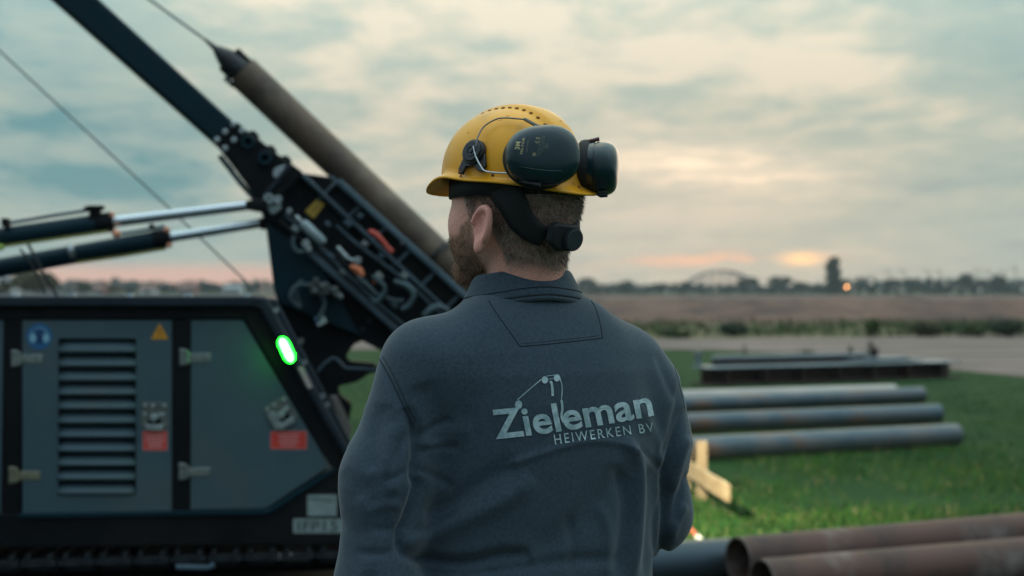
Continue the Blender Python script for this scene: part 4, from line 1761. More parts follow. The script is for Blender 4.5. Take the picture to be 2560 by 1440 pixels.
# ---- louvred door
mb = MB()
for x0, y0, x1, y1 in ((56, 801, 146, 1283), (340, 801, 429, 1280), (146, 801, 340, 846), (146, 1236, 340, 1282)):
    mb.prism([pp(x0, y0, 0), pp(x1, y0, 0), pp(x1, y1, 0), pp(x0, y1, 0)], -RN * 0.004)
door = mb.build('cabinet_door', M['panel'], rig)
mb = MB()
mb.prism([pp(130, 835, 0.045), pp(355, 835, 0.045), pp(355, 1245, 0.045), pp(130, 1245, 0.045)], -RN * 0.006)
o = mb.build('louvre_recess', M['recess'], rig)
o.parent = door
NL = 11
for i in range(NL):
    ya = 846 + (1236 - 846) * i / NL
    yb = 846 + (1236 - 846) * (i + 1) / NL
    x0, x1 = 146 - 0.4 * i, 342 - 0.5 * i
    h = yb - ya
    mb = MB()
    nS = 7
    rowt = [(0.20, 0.024, 4), (0.46, 0.010, 2), (0.68, -0.003, 0), (0.86, -0.010, 0), (0.965, -0.008, 2), (1.0, 0.003, 3)]
    vs = []
    for t, off, inset in rowt:
        for j in range(nS + 1):
            u = j / nS
            e = max(0, abs(u - 0.5) * 2 - 0.86) / 0.14
            vs.append(pp(x0 + inset + (x1 - x0 - 2 * inset) * u, ya + h * t, off + 0.004 * e * e))
    k = nS + 1
    fs = [(r * k + j, r * k + j + 1, (r + 1) * k + j + 1, (r + 1) * k + j) for r in range(len(rowt) - 1) for j in range(nS)]
    mb.add(vs, fs, True)
    o = mb.build('louvre_slat', M['panel'], rig)
    o.parent = door
    md = o.modifiers.new('s', 'SOLIDIFY')
    md.thickness = 0.002
# ---- plain right-hand door with cut corner
door2 = plate('cabinet_door', [(478, 801), (607, 801), (824, 1166), (664, 1271), (476, 1274)], 0.0, 0.004, M['panel'], bevel=0.001)
door3 = plate('cabinet_door', [(-380, 801), (8, 801), (2, 1285), (-386, 1294)], 0.0, 0.004, M['panel'], bevel=0.001)


def hinge(par, x, y, mtl):
    mb = MB()
    pbox(mb, x + 22, y - 10, x + 78, y + 12, -0.003, 0.006)
    mb.prism([pp(x, y - 22, -0.004), pp(x + 16, y - 20, -0.004), pp(x + 26, y - 6, -0.004), pp(x + 26, y + 6, -0.004), pp(x + 16, y + 20, -0.004),
              pp(x, y + 22, -0.004)], -RN * 0.012)
    for dy in (-15, 15):
        c = pp(x + 8, y + dy, -0.004)
        mb.cone(c, c + RN * 0.006, 0.008, n=10)
    for dx_ in (38, 66):
        c = pp(x + dx_, y + 1, -0.003)
        mb.cone(c, c + RN * 0.004, 0.007, n=10)
    p0, p1 = pp(x + 19, y - 17, -0.008), pp(x + 19, y + 17, -0.008)
    mb.cone(p0, p1, 0.008, n=10)
    o = mb.build('hinge', mtl, rig, bevel=0.0015)
    o.parent = par


hinge(door, 28, 896, M['zinc'])
hinge(door, 22, 1188, M['brass'])
hinge(door2, 449, 893, M['zinc'])
hinge(door2, 447, 1179, M['zinc'])


M['latch_plate'] = mat('dull_latch_plate', (0.17, 0.18, 0.165), (0.10, 0.115, 0.11), 0.45, 0.5, scale=30)


def latch(par, x, y, ang, lit):
    ca, sa = math.cos(ang), math.sin(ang)

    def q(u, v, off=0.0):
        return pp(x + u * ca - v * sa, y + u * sa + v * ca, off)
    mb = MB()
    mb.prism([q(-33, -34, -0.002), q(33, -34, -0.002), q(34, 24, -0.002), q(24, 35, -0.002), q(-24, 35, -0.002), q(-34, 24, -0.002)], -RN * 0.006)
    mb.mi = 1  # brighter silver on lip and pins puts their highlights into the colour
    mb.prism([q(-22, 22, -0.016), q(22, 22, -0.016), q(20, 36, -0.016), q(-20, 36, -0.016)], -RN * 0.014)
    if lit:
        mb.prism([q(-32, -14, -0.012), q(-12, -14, -0.012), q(-12, 30, -0.012), q(-32, 30, -0.012)], -RN * 0.010)
    for u, v in ((-24, -26), (24, -26), (-24, -4), (-4, -26)):
        c = q(u, v, -0.002)
        mb.cone(c, c + RN * 0.005, 0.0075, n=10)
    c = q(-2, 4, -0.002)
    mb.cone(c, c + RN * 0.010, 0.016, 0.013, n=14)
    mb.prism([q(4, -6, -0.008), q(24, -10, -0.008), q(26, 0, -0.008), q(6, 6, -0.008)], -RN * 0.006)
    o = mb.build('latch', [M['latch_plate'], M['silver']], rig, bevel=0.0015)
    o.parent = par
    mb = MB()
    mb.prism([q(-16, 8, -0.0025), q(16, 8, -0.0025), q(16, 20, -0.0025), q(-16, 20, -0.0025)], -RN * 0.002)
    mb.mi = 0
    o = mb.build('latch_pocket', M['dark'], rig)
    o.parent = par


latch(door, 386, 1040, 0.02, False)
latch(door2, 702, 1034, R(-30), True)


def flat_text(mb, body, x, y, wpx, hpx, off, bold=0.0, spacing=1.0):
    v, f = text2d(body, 1.0, bold, spacing, 0)
    x0, x1, y0, y1 = box2d(v)
    out = [pp(x + (p[0] - x0) / (x1 - x0) * wpx, y - (p[1] - y0) / (y1 - y0) * hpx, off) for p in v]
    mb.add(out, f)


def sticker(par, x0, y0, x1, y1, lines, name='red_sticker', wide=0.8):
    mb = MB()
    pbox(mb, x0, y0, x1, y1, -0.0012, 0.001)
    mb.mi = 1
    n = lines
    W_, H_ = x1 - x0, y1 - y0
    for i in range(n):
        wl = W_ * wide * (1, 0.86, 0.95, 0.7, 0.8)[i % 5]
        yy = y0 + H_ * (0.14 + 0.74 * (i + 0.5) / n)
        pbox(mb, (x0 + x1) / 2 - wl / 2, yy - H_ * 0.05, (x0 + x1) / 2 + wl / 2, yy + H_ * 0.045, -0.0018, 0.0005)
    pbox(mb, x0, y0, x1, y0 + 2, -0.0017, 0.0004)
    pbox(mb, x0, y1 - 2, x1, y1, -0.0017, 0.0004)
    pbox(mb, x0, y0, x0 + 2, y1, -0.0017, 0.0004)
    pbox(mb, x1 - 2, y0, x1, y1, -0.0017, 0.0004)
    o = mb.build(name, [M['red_sticker'], M['pink_print']], rig)
    o.parent = par


sticker(door, 357, 1077, 418, 1126, 5)
sticker(door2, 676, 1078, 767, 1123, 4, wide=0.6)


def disc(mb, x, y, r, off, n=28, sx=1.0, sy=1.0):
    mb.prism([pp(x + r * sx * math.cos(2 * math.pi * i / n), y + r * sy * math.sin(2 * math.pi * i / n), off) for i in range(n)], -RN * 0.0006)


mb = MB()
disc(mb, 98, 841, 33, -0.0012)
mb.mi = 1
disc(mb, 82, 845, 8.5, -0.0030, sy=1.35)
disc(mb, 115, 845, 8.5, -0.0030, sy=1.35)
hp_ = [pp(98 + 21 * math.cos(t), 838 + 19 * math.sin(t), -0.0024) for t in np.linspace(math.pi, 2 * math.pi, 12)]
mb.tube(hp_, 0.0018, 6)
mb.mi = 2
disc(mb, 98, 838, 11, -0.0026, sy=1.1)
mb.prism([pp(89, 842, -0.0026), pp(107, 842, -0.0026), pp(104, 860, -0.0026), pp(92, 860, -0.0026)], -RN * 0.0006)
mb.mi = 1
o = mb.build('ear_protection_sticker', [M['blue_sticker'], M['light_blue'], mat('deep_blue_print', (0.010, 0.055, 0.16), rough=0.4)], rig)
o.parent = door
mb = MB()
mb.prism([pp(399, 808, -0.0012), pp(421, 848, -0.0012), pp(377, 848, -0.0012)], -RN * 0.001)
mb.mi = 1
mb.prism([pp(399, 822, -0.0020), pp(402, 822, -0.0020), pp(401, 837, -0.0020), pp(397.5, 837, -0.0020), pp(396, 822, -0.0020)], -RN * 0.0005)
disc(mb, 399.3, 841.5, 2, -0.0020, 8)
o = mb.build('warning_sticker', [M['yellow_sticker'], mat('brown_print', (0.30, 0.11, 0.01), rough=0.6)], rig)
o.parent = door

# plates on the skirt
mb = MB()
pbox(mb, 768, 1237, 842, 1290, -0.003, 0.003)
mb.mi = 1
pbox(mb, 774, 1246, 834, 1249, -0.004, 0.001)
pbox(mb, 806, 1254, 836, 1256, -0.004, 0.001)
mb.build('data_plate', [M['plate'], M['plate_ink']], rig)
mb = MB()
pbox(mb, 733, 1297, 858, 1333, -0.003, 0.003)
mb.mi = 1
flat_text(mb, 'IFP15', 744, 1328, 100, 26, -0.0045, 0.02, 1.1)
mb.build('number_plate', [M['plate'], M['plate_ink']], rig)

# bolts along the roof edge
for x in (325, 471, 617, 180, 40):
    c = pp(x, 739, 0.1)
    MB().cone(c - UP * 0.006, c + UP * 0.010, 0.017, 0.015, 12).build('roof_bolt', M['silver'], rig)
for x, y in ((690, 775), (806, 990), (817, 1012), (760, 906)):
    c = pp(x, y, -0.046 if x < 700 else 0.04)
    MB().cone(c, c + RN * 0.010, 0.011, n=12).build('rail_bolt', M['silver'], rig)
mb = MB()
mb.prism([pp(744, 918, -0.047), pp(756, 916, -0.047), pp(782, 968, -0.047), pp(770, 972, -0.047)], -RN * 0.004)
mb.build('rail_reflector', mat('pale_reflector', (0.42, 0.33, 0.31), rough=0.4), rig)

# ---- signal lamp (lit green)
gm = bpy.data.materials.new('green_lamp_lens')
gm.use_nodes = True
g_ = gm.node_tree.nodes['Principled BSDF']
g_.inputs['Base Color'].default_value = (0.2, 0.8, 0.3, 1)
g_.inputs['Emission Color'].default_value = (0.62, 1.0, 0.72, 1)
g_.inputs['Emission Strength'].default_value = 3.2
mb = MB()
a, b = pp(708, 858, -0.062), pp(724, 892, -0.062)
mb.tube([p + RN * 0.006 for p in (a - (b - a) * 0.30, a - (b - a) * 0.20, a, b, b + (b - a) * 0.20, b + (b - a) * 0.30)], [0.003, 0.0075, 0.0115, 0.0115, 0.0075, 0.003], 14)
lampo = mb.build('signal_lamp', gm, rig)
ge = bpy.data.materials.new('green_lamp_halo')
ge.use_nodes = True
g_ = ge.node_tree.nodes['Principled BSDF']
g_.inputs['Base Color'].default_value = (0.02, 0.3, 0.05, 1)
g_.inputs['Emission Color'].default_value = (0.005, 1.0, 0.012, 1)
g_.inputs['Emission Strength'].default_value = 30
mb = MB()
mb.tube([p + -RN * 0.014 for p in (a - (b - a) * 0.44, a - (b - a) * 0.28, a, b, b + (b - a) * 0.28, b + (b - a) * 0.44)], [0.006, 0.015, 0.0215, 0.0215, 0.015, 0.006], 14)
q = mb.build('lens_halo', ge, rig)  # glowing sleeve added behind the lens for its green halo and spill
q.parent = lampo
mb = MB()
mb.tube([a - (b - a) * 0.5 - RN * 0.030, b + (b - a) * 0.5 - RN * 0.030], 0.026, 14)
mb.build('lamp_base', M['black'], rig)

# ---- mast: telescopic tube, sheave head, leader with rails
MO = 0.55       # the mast stands this far behind the doors


def mplate(name, poly, off, thick, mt, bevel=0.006):
    return plate(name, poly, off, thick, mt, bevel=bevel)


mplate('mast_tube', [(-700, -740), (-560, -740), (588, 308), (600, 372), (548, 366)], MO + 0.02, 0.24, M['blue_black'], bevel=0.014)
mplate('tube_collar', [(548, 338), (592, 303), (628, 336), (651, 350), (702, 391), (726, 406), (760, 432), (700, 500), (636, 500), (632, 478), (566, 390), (537, 354)],
       MO - 0.02, 0.30, M['black'], bevel=0.01)
for x, y in ((584, 311), (563, 331), (605, 328), (543, 350), (585, 350), (563, 371)):
    c = pp(x, y, MO - 0.02)
    MB().cone(c, c + RN * 0.020, 0.0135, 0.012, 12).build('collar_bolt', M['silver'], rig, bevel=0.002)
for x, y in ((620, 356), (662, 396)):
    c = pp(x, y, MO - 0.02)
    mb = MB()
    mb.ring(c - RN * 0.01, c + RN * 0.030, 0.031, 0.014, 28)
    o = mb.build('bushing', M['blue_black'], rig, bevel=0.003)
    q = MB().cone(c, c + RN * 0.004, 0.0142, n=16).build('bushing_bore', M['dark'], rig)
    q.parent = o
# steps and cleats on the collar's upper edge
for x, y in ((632, 336), (676, 372), (714, 398)):
    mplate('cleat', [(x - 12, y - 8), (x + 4, y - 10), (x + 16, y + 3), (x + 8, y + 14), (x - 8, y + 8)], MO + 0.02, 0.2, M['black'], 0.004)
# bundle of hoses down the near edge
for k in range(4):
    pts = []
    for t in np.linspace(0, 1, 12):
        x = 553 + (640 - 553) * t + 3.0 * math.sin(9 * t + k * 1.7) - 2
        y = 392 + (500 - 392) * t ** 0.95 + 2.5 * math.cos(8 * t + k)
        pts.append(pp(x, y, MO + 0.01 + 0.05 * k))
    MB().tube(smooth_pts(pts, 3), 0.0105, 8).build('hose', M['blue_hose'] if k < 2 else M['hose'], rig)
mb = MB()
mb.prism([pp(684, 422, MO - 0.03), pp(712, 412, MO - 0.03), pp(708, 428, MO - 0.03), pp(692, 446, MO - 0.03), pp(682, 440, MO - 0.03)], -RN * 0.01)
mb.build('sensor_bracket', M['silver'], rig, bevel=0.003)
mplate('clamp_bar', [(722, 408), (730, 414), (664, 494), (655, 488)], MO - 0.035, 0.02, M['top_blue'], 0.003)

# leader web plates, set back, with rails in front of it
mplate('leader_web', [(735, 425), (760, 433), (824, 442), (1190, 760), (1440, 985), (1300, 1130), (1010, 850), (770, 640), (655, 540), (650, 505)], MO + 0.03, 0.05,
       M['black'], 0.006)
mplate('leader_web', [(760, 433), (824, 442), (1190, 760), (1440, 985), (1400, 1040), (830, 510)], MO + 0.33, 0.04, M['black'], 0.006)
mplate('mast_foot', [(655, 520), (700, 500), (790, 640), (1010, 850), (1120, 960), (1080, 985), (960, 880), (905, 852), (884, 862), (866, 888), (874, 902), (940, 908),
                     (930, 930), (893, 955), (846, 966), (850, 985), (880, 1010), (872, 1060), (835, 1040), (720, 850), (684, 720), (664, 560)],
       MO + 0.06, 0.06, M['black'], 0.006)
mplate('foot_gusset', [(668, 560), (790, 640), (900, 840), (700, 760), (684, 720)], MO + 0.005, 0.05, M['blue_black'], 0.006)


def rail(p0, p1, wpx, off, thick, mtl, name='leader_rail'):
    (x0, y0), (x1, y1) = p0, p1
    L_ = math.hypot(x1 - x0, y1 - y0)
    nx_, ny_ = -(y1 - y0) / L_ * wpx / 2, (x1 - x0) / L_ * wpx / 2
    return mplate(name, [(x0 + nx_, y0 + ny_), (x1 + nx_, y1 + ny_), (x1 - nx_, y1 - ny_), (x0 - nx_, y0 - ny_)], off, thick, mtl, 0.005)


M['rail'] = mat('worn_blue_grey_rail', (0.070, 0.115, 0.150), (0.045, 0.078, 0.105), 0.5, scale=7)
M['rail_dark'] = mat('dark_blue_rail', (0.050, 0.085, 0.112), (0.028, 0.052, 0.072), 0.5, scale=7)
rail((846, 452), (1440, 990), 15, MO - 0.02, 0.09, M['rail'])
rail((756, 436), (1420, 1062), 10, MO - 0.02, 0.06, M['rail_dark'])
rail((766, 624), (1290, 1090), 16, MO - 0.03, 0.08, M['rail_dark'])
rail((826, 441), (1440, 1000), 10, MO + 0.30, 0.06, M['rail'])
# ladder braces between the two upper rails
for i in range(10):
    t = i / 9
    x, y = 838 + (1400 - 838) * t, 458 + (960 - 458) * t
    rail((x, y), (x - 44, y + 43), 7, MO + 0.0, 0.05, M['rail_dark'] if i not in (4, 3) else M['rail'], 'leader_brace')

# ---- hydraulic fittings along the leader
def rod(name, pts, r, mtl, off, n=12, par=None):
    o = MB().tube([pp(x, y, off) for x, y in pts], r, n).build(name, mtl, rig)
    if par:
        o.parent = par
    return o


M['pale_cyl'] = mat('pale_cylinder', (0.34, 0.41, 0.42), (0.24, 0.30, 0.31), 0.4, scale=12)
cyl = rod('tensioner', [(752, 556), (760, 560), (800, 598), (812, 606)], [0.012, 0.022, 0.022, 0.013], M['pale_cyl'], MO - 0.06)
rod('tensioner_pin', [(738, 540), (750, 552)], 0.010, M['silver'], MO - 0.06, par=cyl)
rod('tensioner', [(842, 618), (866, 644)], 0.012, M['silver'], MO - 0.06)
rod('tensioner_tip', [(866, 644), (884, 652)], 0.007, M['silver'], MO - 0.06)
for x, y, r in ((893, 652, 0.016), (764, 610, 0.017), (772, 622, 0.012), (723, 528, 0.012), (672, 498, 0.022), (695, 500, 0.017)):
    c = pp(x, y, MO - 0.05)
    mb = MB()
    mb.ring(c, c + RN * 0.035, r, r * 0.45, 18)
    mb.cone(c, c + RN * 0.024, r * 0.5, n=12)
    mb.build('hose_fitting', M['silver'] if (x, y) != (672, 498) else M['pale_cyl'], rig, bevel=0.002)
mplate('pivot_bracket', [(664, 510), (700, 508), (704, 520), (684, 536), (676, 534)], MO - 0.06, 0.03, M['pale_cyl'], 0.004)
o = rod('shut_off_lever', [(921, 577), (930, 580), (940, 586), (960, 606), (966, 616), (980, 630)], [0.006, 0.011, 0.012, 0.009, 0.010, 0.011], M['red_handle'], MO - 0.06)
rod('protective_cap', [(876, 666), (884, 668), (897, 676), (906, 690)], [0.010, 0.014, 0.019, 0.012], M['orange'], MO - 0.07)
mb = MB()
mb.prism([pp(763, 528, MO + 0.015), pp(792, 498, MO + 0.015), pp(812, 510, MO + 0.015), pp(784, 546, MO + 0.015)], -RN * 0.004)
mb.mi = 1
mb.prism([pp(776, 529, MO + 0.013), pp(793, 511, MO + 0.013), pp(799, 515, MO + 0.013), pp(782, 534, MO + 0.013)], -RN * 0.002)
mb.build('yellow_tag', [M['yellow_tag'], mat('dark_yellow_print', (0.27, 0.15, 0.02), rough=0.6)], rig)
# hoses clipped along the leader, with their clamps and small fittings
for k, (xa, ya, xb, yb, r_, m_) in enumerate(((700, 548, 1015, 836, 0.008, 'hose'), (708, 538, 1060, 858, 0.007, 'rail_dark'), (716, 530, 930, 722, 0.006, 'hose'),
                                              (840, 560, 1120, 800, 0.007, 'rail_dark'))):
    pts = [pp(xa + (xb - xa) * t + 3 * math.sin(7 * t + k), ya + (yb - ya) * t + 4 * math.cos(6 * t + 2 * k), MO - 0.01 - 0.015 * (k % 2)) for t in np.linspace(0, 1, 14)]
    MB().tube(smooth_pts(pts, 3), r_, 8).build('hose', M[m_], rig)
for k, (x, y, sx, sy, m_) in enumerate(((738, 572, 9, 6, 'silver'), (790, 590, 8, 6, 'zinc'), (826, 640, 10, 7, 'rail'), (858, 680, 9, 6, 'zinc'), (905, 706, 9, 7, 'rail'),
                                        (948, 690, 10, 8, 'zinc'), (986, 762, 9, 6, 'rail'), (870, 560, 9, 7, 'rail'), (900, 540, 7, 7, 'rail'), (912, 610, 8, 6, 'zinc'),
                                        (954, 640, 8, 6, 'rail'), (1010, 690, 9, 7, 'zinc'), (820, 560, 8, 5, 'rail'), (850, 740, 8, 6, 'silver'))):
    ca_, sa_ = math.cos(R(42)), math.sin(R(42))
    q_ = lambda u, v: pp(x + u * ca_ - v * sa_, y + u * sa_ + v * ca_, MO - 0.03)
    mb = MB()
    mb.prism([q_(-sx, -sy), q_(sx, -sy), q_(sx, sy), q_(-sx, sy)], -RN * 0.03)
    c = q_(0, 0)
    mb.cone(c, c + RN * 0.018, 0.0075, n=8)
    mb.build('hose_clip', M[m_], rig, bevel=0.002)
rod('protective_cap', [(934, 700), (940, 706)], [0.010, 0.010], M['orange'], MO - 0.06)
# valve block with loops of hose
mb = MB()
pbox(mb, 776, 706, 822, 738, MO - 0.10, 0.10)
pbox(mb, 822, 716, 846, 736, MO - 0.08, 0.08)
for x, y in ((790, 702), (806, 716), (788, 728), (835, 726), (842, 738)):
    c = pp(x, y, MO - 0.10)
    mb.cone(c, c + RN * 0.03, 0.013, n=10)
mb.build('valve_block', mat('grey_valve_body', (0.12, 0.13, 0.125), (0.07, 0.08, 0.08), 0.4, 0.5, scale=30), rig, bevel=0.004)
for pts, r in (([(780, 716), (752, 712), (734, 724), (728, 746), (742, 764), (754, 768)], 0.011), ([(756, 700), (740, 720), (745, 750), (752, 760)], 0.008),
               ([(800, 735), (812, 760), (800, 790), (792, 800)], 0.010), ([(930, 690), (950, 705), (962, 720), (955, 740), (935, 756), (930, 740)], 0.010),
               ([(985, 704), (1018, 716), (1034, 738), (1022, 762), (1004, 774)], 0.012), ([(965, 745), (985, 752), (1008, 752)], 0.010),
               ([(890, 690), (915, 710), (940, 735), (955, 740)], 0.008), ([(1060, 790), (1080, 772), (1100, 768), (1120, 780)], 0.016),
               ([(735, 590), (732, 610), (742, 628), (760, 630)], 0.009)):
    MB().tube(smooth_pts([pp(x, y, MO - 0.08) for x, y in pts], 5), r, 9).build('hose', M['blue_hose'], rig)
mb = MB()
mb.prism([pp(784, 796, MO - 0.07), pp(806, 784, MO - 0.07), pp(818, 804, MO - 0.07), pp(796, 816, MO - 0.07)], -RN * 0.02)
mb.mi = 1
mb.prism([pp(784, 796, MO - 0.072), pp(795, 790, MO - 0.072), pp(802, 802, MO - 0.072), pp(791, 809, MO - 0.072)], -RN * 0.002)
mb.build('gauge_label', [mat('pale_label', (0.50, 0.58, 0.55), rough=0.5), M['blue_sticker']], rig)
c = pp(752, 852, 0.3)
MB().cone(c, c + RN * 0.01, 0.012, n=12).build('rail_bolt', M['zinc'], rig)
for x, y in ((906, 823), (923, 802)):
    c = pp(x, y, MO + 0.03)
    MB().cone(c, c + RN * 0.01, 0.011, n=12).build('rail_bolt', M['top_blue'], rig)
rod('cable', [(794, 928), (812, 908), (832, 894), (842, 898), (858, 914), (862, 920), (910, 922), (960, 928)], 0.006, M['rail'], MO + 0.0, n=8)
mplate('foot_strut', [(824, 990), (842, 990), (880, 1070), (872, 1110)], MO - 0.12, 0.04, mat('brown_grey_paint', (0.16, 0.135, 0.12), rough=0.6), 0.004)
mplate('foot_strut', [(800, 935), (960, 912), (960, 928), (850, 950), (812, 965)], MO + 0.10, 0.06, M['black'], 0.004)

# ---- mast tilt cylinders (barrel > rod, caps, pipes, reflection lines)
def ram(b0, b1, r_end, rb, rr, off, caps):
    bar = MB().tube([pp(*b0, off), pp(*b1, off)], rb, 24).build('tilt_cylinder', M['blue_black'], rig, bevel=0.004)
    d = (pp(*b1, off) - pp(*b0, off)).normalized()
    g = MB().tube([pp(*b1, off) - d * 0.06, pp(*b1, off) + d * 0.012], rb * 1.05, 24).build('gland', M['black'], rig, bevel=0.004)
    g.parent = bar
    k = MB().tube([pp(*b1, off), pp(*r_end, off)], [rr, rr * 0.93], 24).build('piston_rod', M['chrome'], rig)
    k.parent = bar
    for x, y, r in caps:
        e = MB().ball(pp(x, y, off - rb * 0.8), r, 14, 10).build('port_cap', M['copper'], rig)
        e.parent = bar
    return bar


ram1 = ram((-260, 631), (276, 555), (632, 512), 0.041, 0.0235, 0.42, ((281, 537, 0.012), (291, 584, 0.019)))
ram2 = ram((-260, 716), (420, 594), (662, 556), 0.041, 0.0225, 0.66, ((417, 574, 0.014), (423, 613, 0.012)))
for rm, off, pts in ((ram1, 0.40, [(8, 560), (120, 541), (236, 523)]), (ram2, 0.64, [(300, 585), (360, 575), (412, 565)])):
    o = MB().tube([pp(x, y, off) for x, y in pts], 0.0075, 8).build('oil_pipe', M['rail'], rig)
    o.parent = rm
for rm, off, pts in ((ram1, 0.36, [(-60, 628), (20, 614), (120, 600), (272, 578)]), (ram2, 0.60, [(190, 657), (300, 641), (415, 622)])):
    o = MB().tube([pp(x, y, off) for x, y in pts], 0.005, 8).build('yellow_reflection', M['yellow_reflection'], rig)  # thin yellow tube stands in for the reflection along the barrel's underside
    o.parent = rm
mb = MB()
pbox(mb, 222, 518, 250, 548, 0.38, 0.06)
mb.prism([pp(204, 519, 0.37), pp(222, 513, 0.37), pp(256, 513, 0.37), pp(262, 518, 0.37), pp(250, 526, 0.37), pp(225, 526, 0.37)], -RN * 0.05)
o = mb.build('port_block', M['black'], rig, bevel=0.004)
o.parent = ram1
mb = MB()
pbox(mb, 2, 545, 20, 566, 0.36, 0.06)
o = mb.build('port_block', M['black'], rig, bevel=0.004)
o.parent = ram1
mb = MB()
pbox(mb, 372, 560, 384, 574, 0.60, 0.06)
o = mb.build('port_block', M['black'], rig, bevel=0.003)
o.parent = ram2
c0, c1 = pp(176, 634, 0.66), pp(190, 631, 0.66)
mb = MB()
mb.tube([c0, c1], 0.0445, 24)
o = mb.build('hose_clamp', M['zinc'], rig)
o.parent = ram2
mplate('rod_clevis', [(612, 505), (640, 496), (668, 500), (668, 530), (640, 526), (616, 522)], 0.38, 0.12, M['black'], 0.006)
mplate('rod_clevis', [(646, 546), (676, 540), (690, 570), (650, 572)], 0.60, 0.12, M['black'], 0.006)
o = MB().ball(pp(2, 618, 0.36), 0.014, 12, 8).build('port_cap', mat('lime_cap', (0.30, 0.42, 0.05), rough=0.4), rig)
o.parent = ram1
# back-stay rope and cables
MB().tube([pp(-320, -160, 1.1), pp(0, 128, 1.1), pp(292, 399, 1.1), pp(430, 527, 1.1), pp(655, 742, 1.1)], 0.0046, 8).build('stay_rope', M['wire'], rig)
MB().tube(smooth_pts([pp(70, 610, 0.3), pp(92, 650, 0.3), pp(130, 722, 0.3), pp(150, 745, 0.3)], 4), 0.006, 8).build('cable', M['hose'], rig)
MB().tube(smooth_pts([pp(50, 622, 0.32), pp(82, 668, 0.32), pp(112, 735, 0.32)], 4), 0.005, 8).build('cable', M['hose'], rig)

# ---- crawler tracks
def track(off, w, name='crawler_track'):
    zc, rad = 0.275, 0.235
    xa, xb = -1.35, 1.75          # along the side, measured from pixel column 330
    o0 = pp(330, 720, off)
    o0.z = 0
    fr = MB()
    fr.prism([o0 + RR * (xa - 0.02) + UP * 0.16, o0 + RR * (xb + 0.02) + UP * 0.16, o0 + RR * (xb - 0.1) + UP * 0.40, o0 + RR * (xa + 0.1) + UP * 0.40],
             -RN * (w * 0.7))
    tr = fr.build(name, M['black'], rig, bevel=0.01)
    per = 2 * (xb - xa) + 2 * math.pi * rad
    n = 54
    sh = None
    for i in range(n):
        s = per * i / n
        if s < xb - xa:
            p, a = Vector((xa + s, 0, zc + rad)), 0.0
        elif s < xb - xa + math.pi * rad:
            a = (s - (xb - xa)) / rad
            p = Vector((xb + rad * math.sin(a), 0, zc + rad * math.cos(a)))
        elif s < 2 * (xb - xa) + math.pi * rad:
            p, a = Vector((xb - (s - (xb - xa) - math.pi * rad), 0, zc - rad)), math.pi
        else:
            a = math.pi + (s - 2 * (xb - xa) - math.pi * rad) / rad
            p = Vector((xa + rad * math.sin(a), 0, zc + rad * math.cos(a)))
        ax = (RR * math.cos(a) - UP * math.sin(a), RN, RR * math.sin(a) + UP * math.cos(a))
        if sh is None:
            mb = MB()
            st_ = per / n
            mb.box((0, 0, 0), (st_ * 0.93, w, 0.018))
            mb.box((-st_ * 0.30, 0, 0.020), (0.016, w, 0.024))
            mb.box((st_ * 0.30, 0, 0.020), (0.016, w, 0.024))
            mb.box((0, w * 0.18, -0.03), (st_ * 0.8, 0.03, 0.045))
            mb.box((0, -w * 0.18, -0.03), (st_ * 0.8, 0.03, 0.045))
            sh = mb.mesh('track_shoe')
            sh.materials.append(M['shoe'])
        ob = bpy.data.objects.new('track_shoe', sh)
        C.objects.link(ob)
        ob.parent = tr
        mw = Matrix.Identity(4)
        for r_ in range(3):
            for c_ in range(3):
                mw[r_][c_] = ax[c_][r_]
        pos = o0 - RN * (w / 2 - 0.0) + RR * p.x + UP * p.z - ROOT[rig.name]
        mw.translation = pos
        ob.matrix_local = mw
    for i in range(7):
        x = xa + (xb - xa) * (i + 0.5) / 7
        c = o0 + RR * x + UP * 0.11
        q = MB().cone(c - RN * w * 0.75, c - RN * w * 0.12, 0.085, n=20).build('track_roller', M['shoe'], rig, bevel=0.006)
        q.parent = tr
    for x in (xa, xb):
        c = o0 + RR * x + UP * zc
        q = MB().cone(c - RN * w * 0.7, c - RN * w * 0.2, 0.185, n=28).build('sprocket', M['black'], rig, bevel=0.01)
        q.parent = tr


M['shoe'] = mat('worn_track_steel', (0.028, 0.034, 0.040), (0.012, 0.015, 0.018), 0.6, 0.3, scale=14, spec=0.2, bump=0.15)
track(-0.05, 0.42)
track(1.35, 0.42)
plate('undercarriage', [(-200, 1372), (880, 1362), (880, 1440), (-200, 1440)], 0.40, 1.0, M['black'])
mb = MB()
for x, y in ((690, 1392), (726, 1388), (752, 1392)):
    c = pp(x, y, -0.02)
    mb.cone(c, c + RN * 0.02, 0.010, n=10)
mb.prism([pp(672, 1386, 0.0), pp(770, 1384, 0.0), pp(772, 1400, 0.0), pp(672, 1402, 0.0)], -RN * 0.05)
mb.build('grease_manifold', M['zinc'], rig, bevel=0.003)
rod('track_tool', [(440, 1418), (520, 1420), (536, 1412)], 0.012, M['rail'], -0.06)

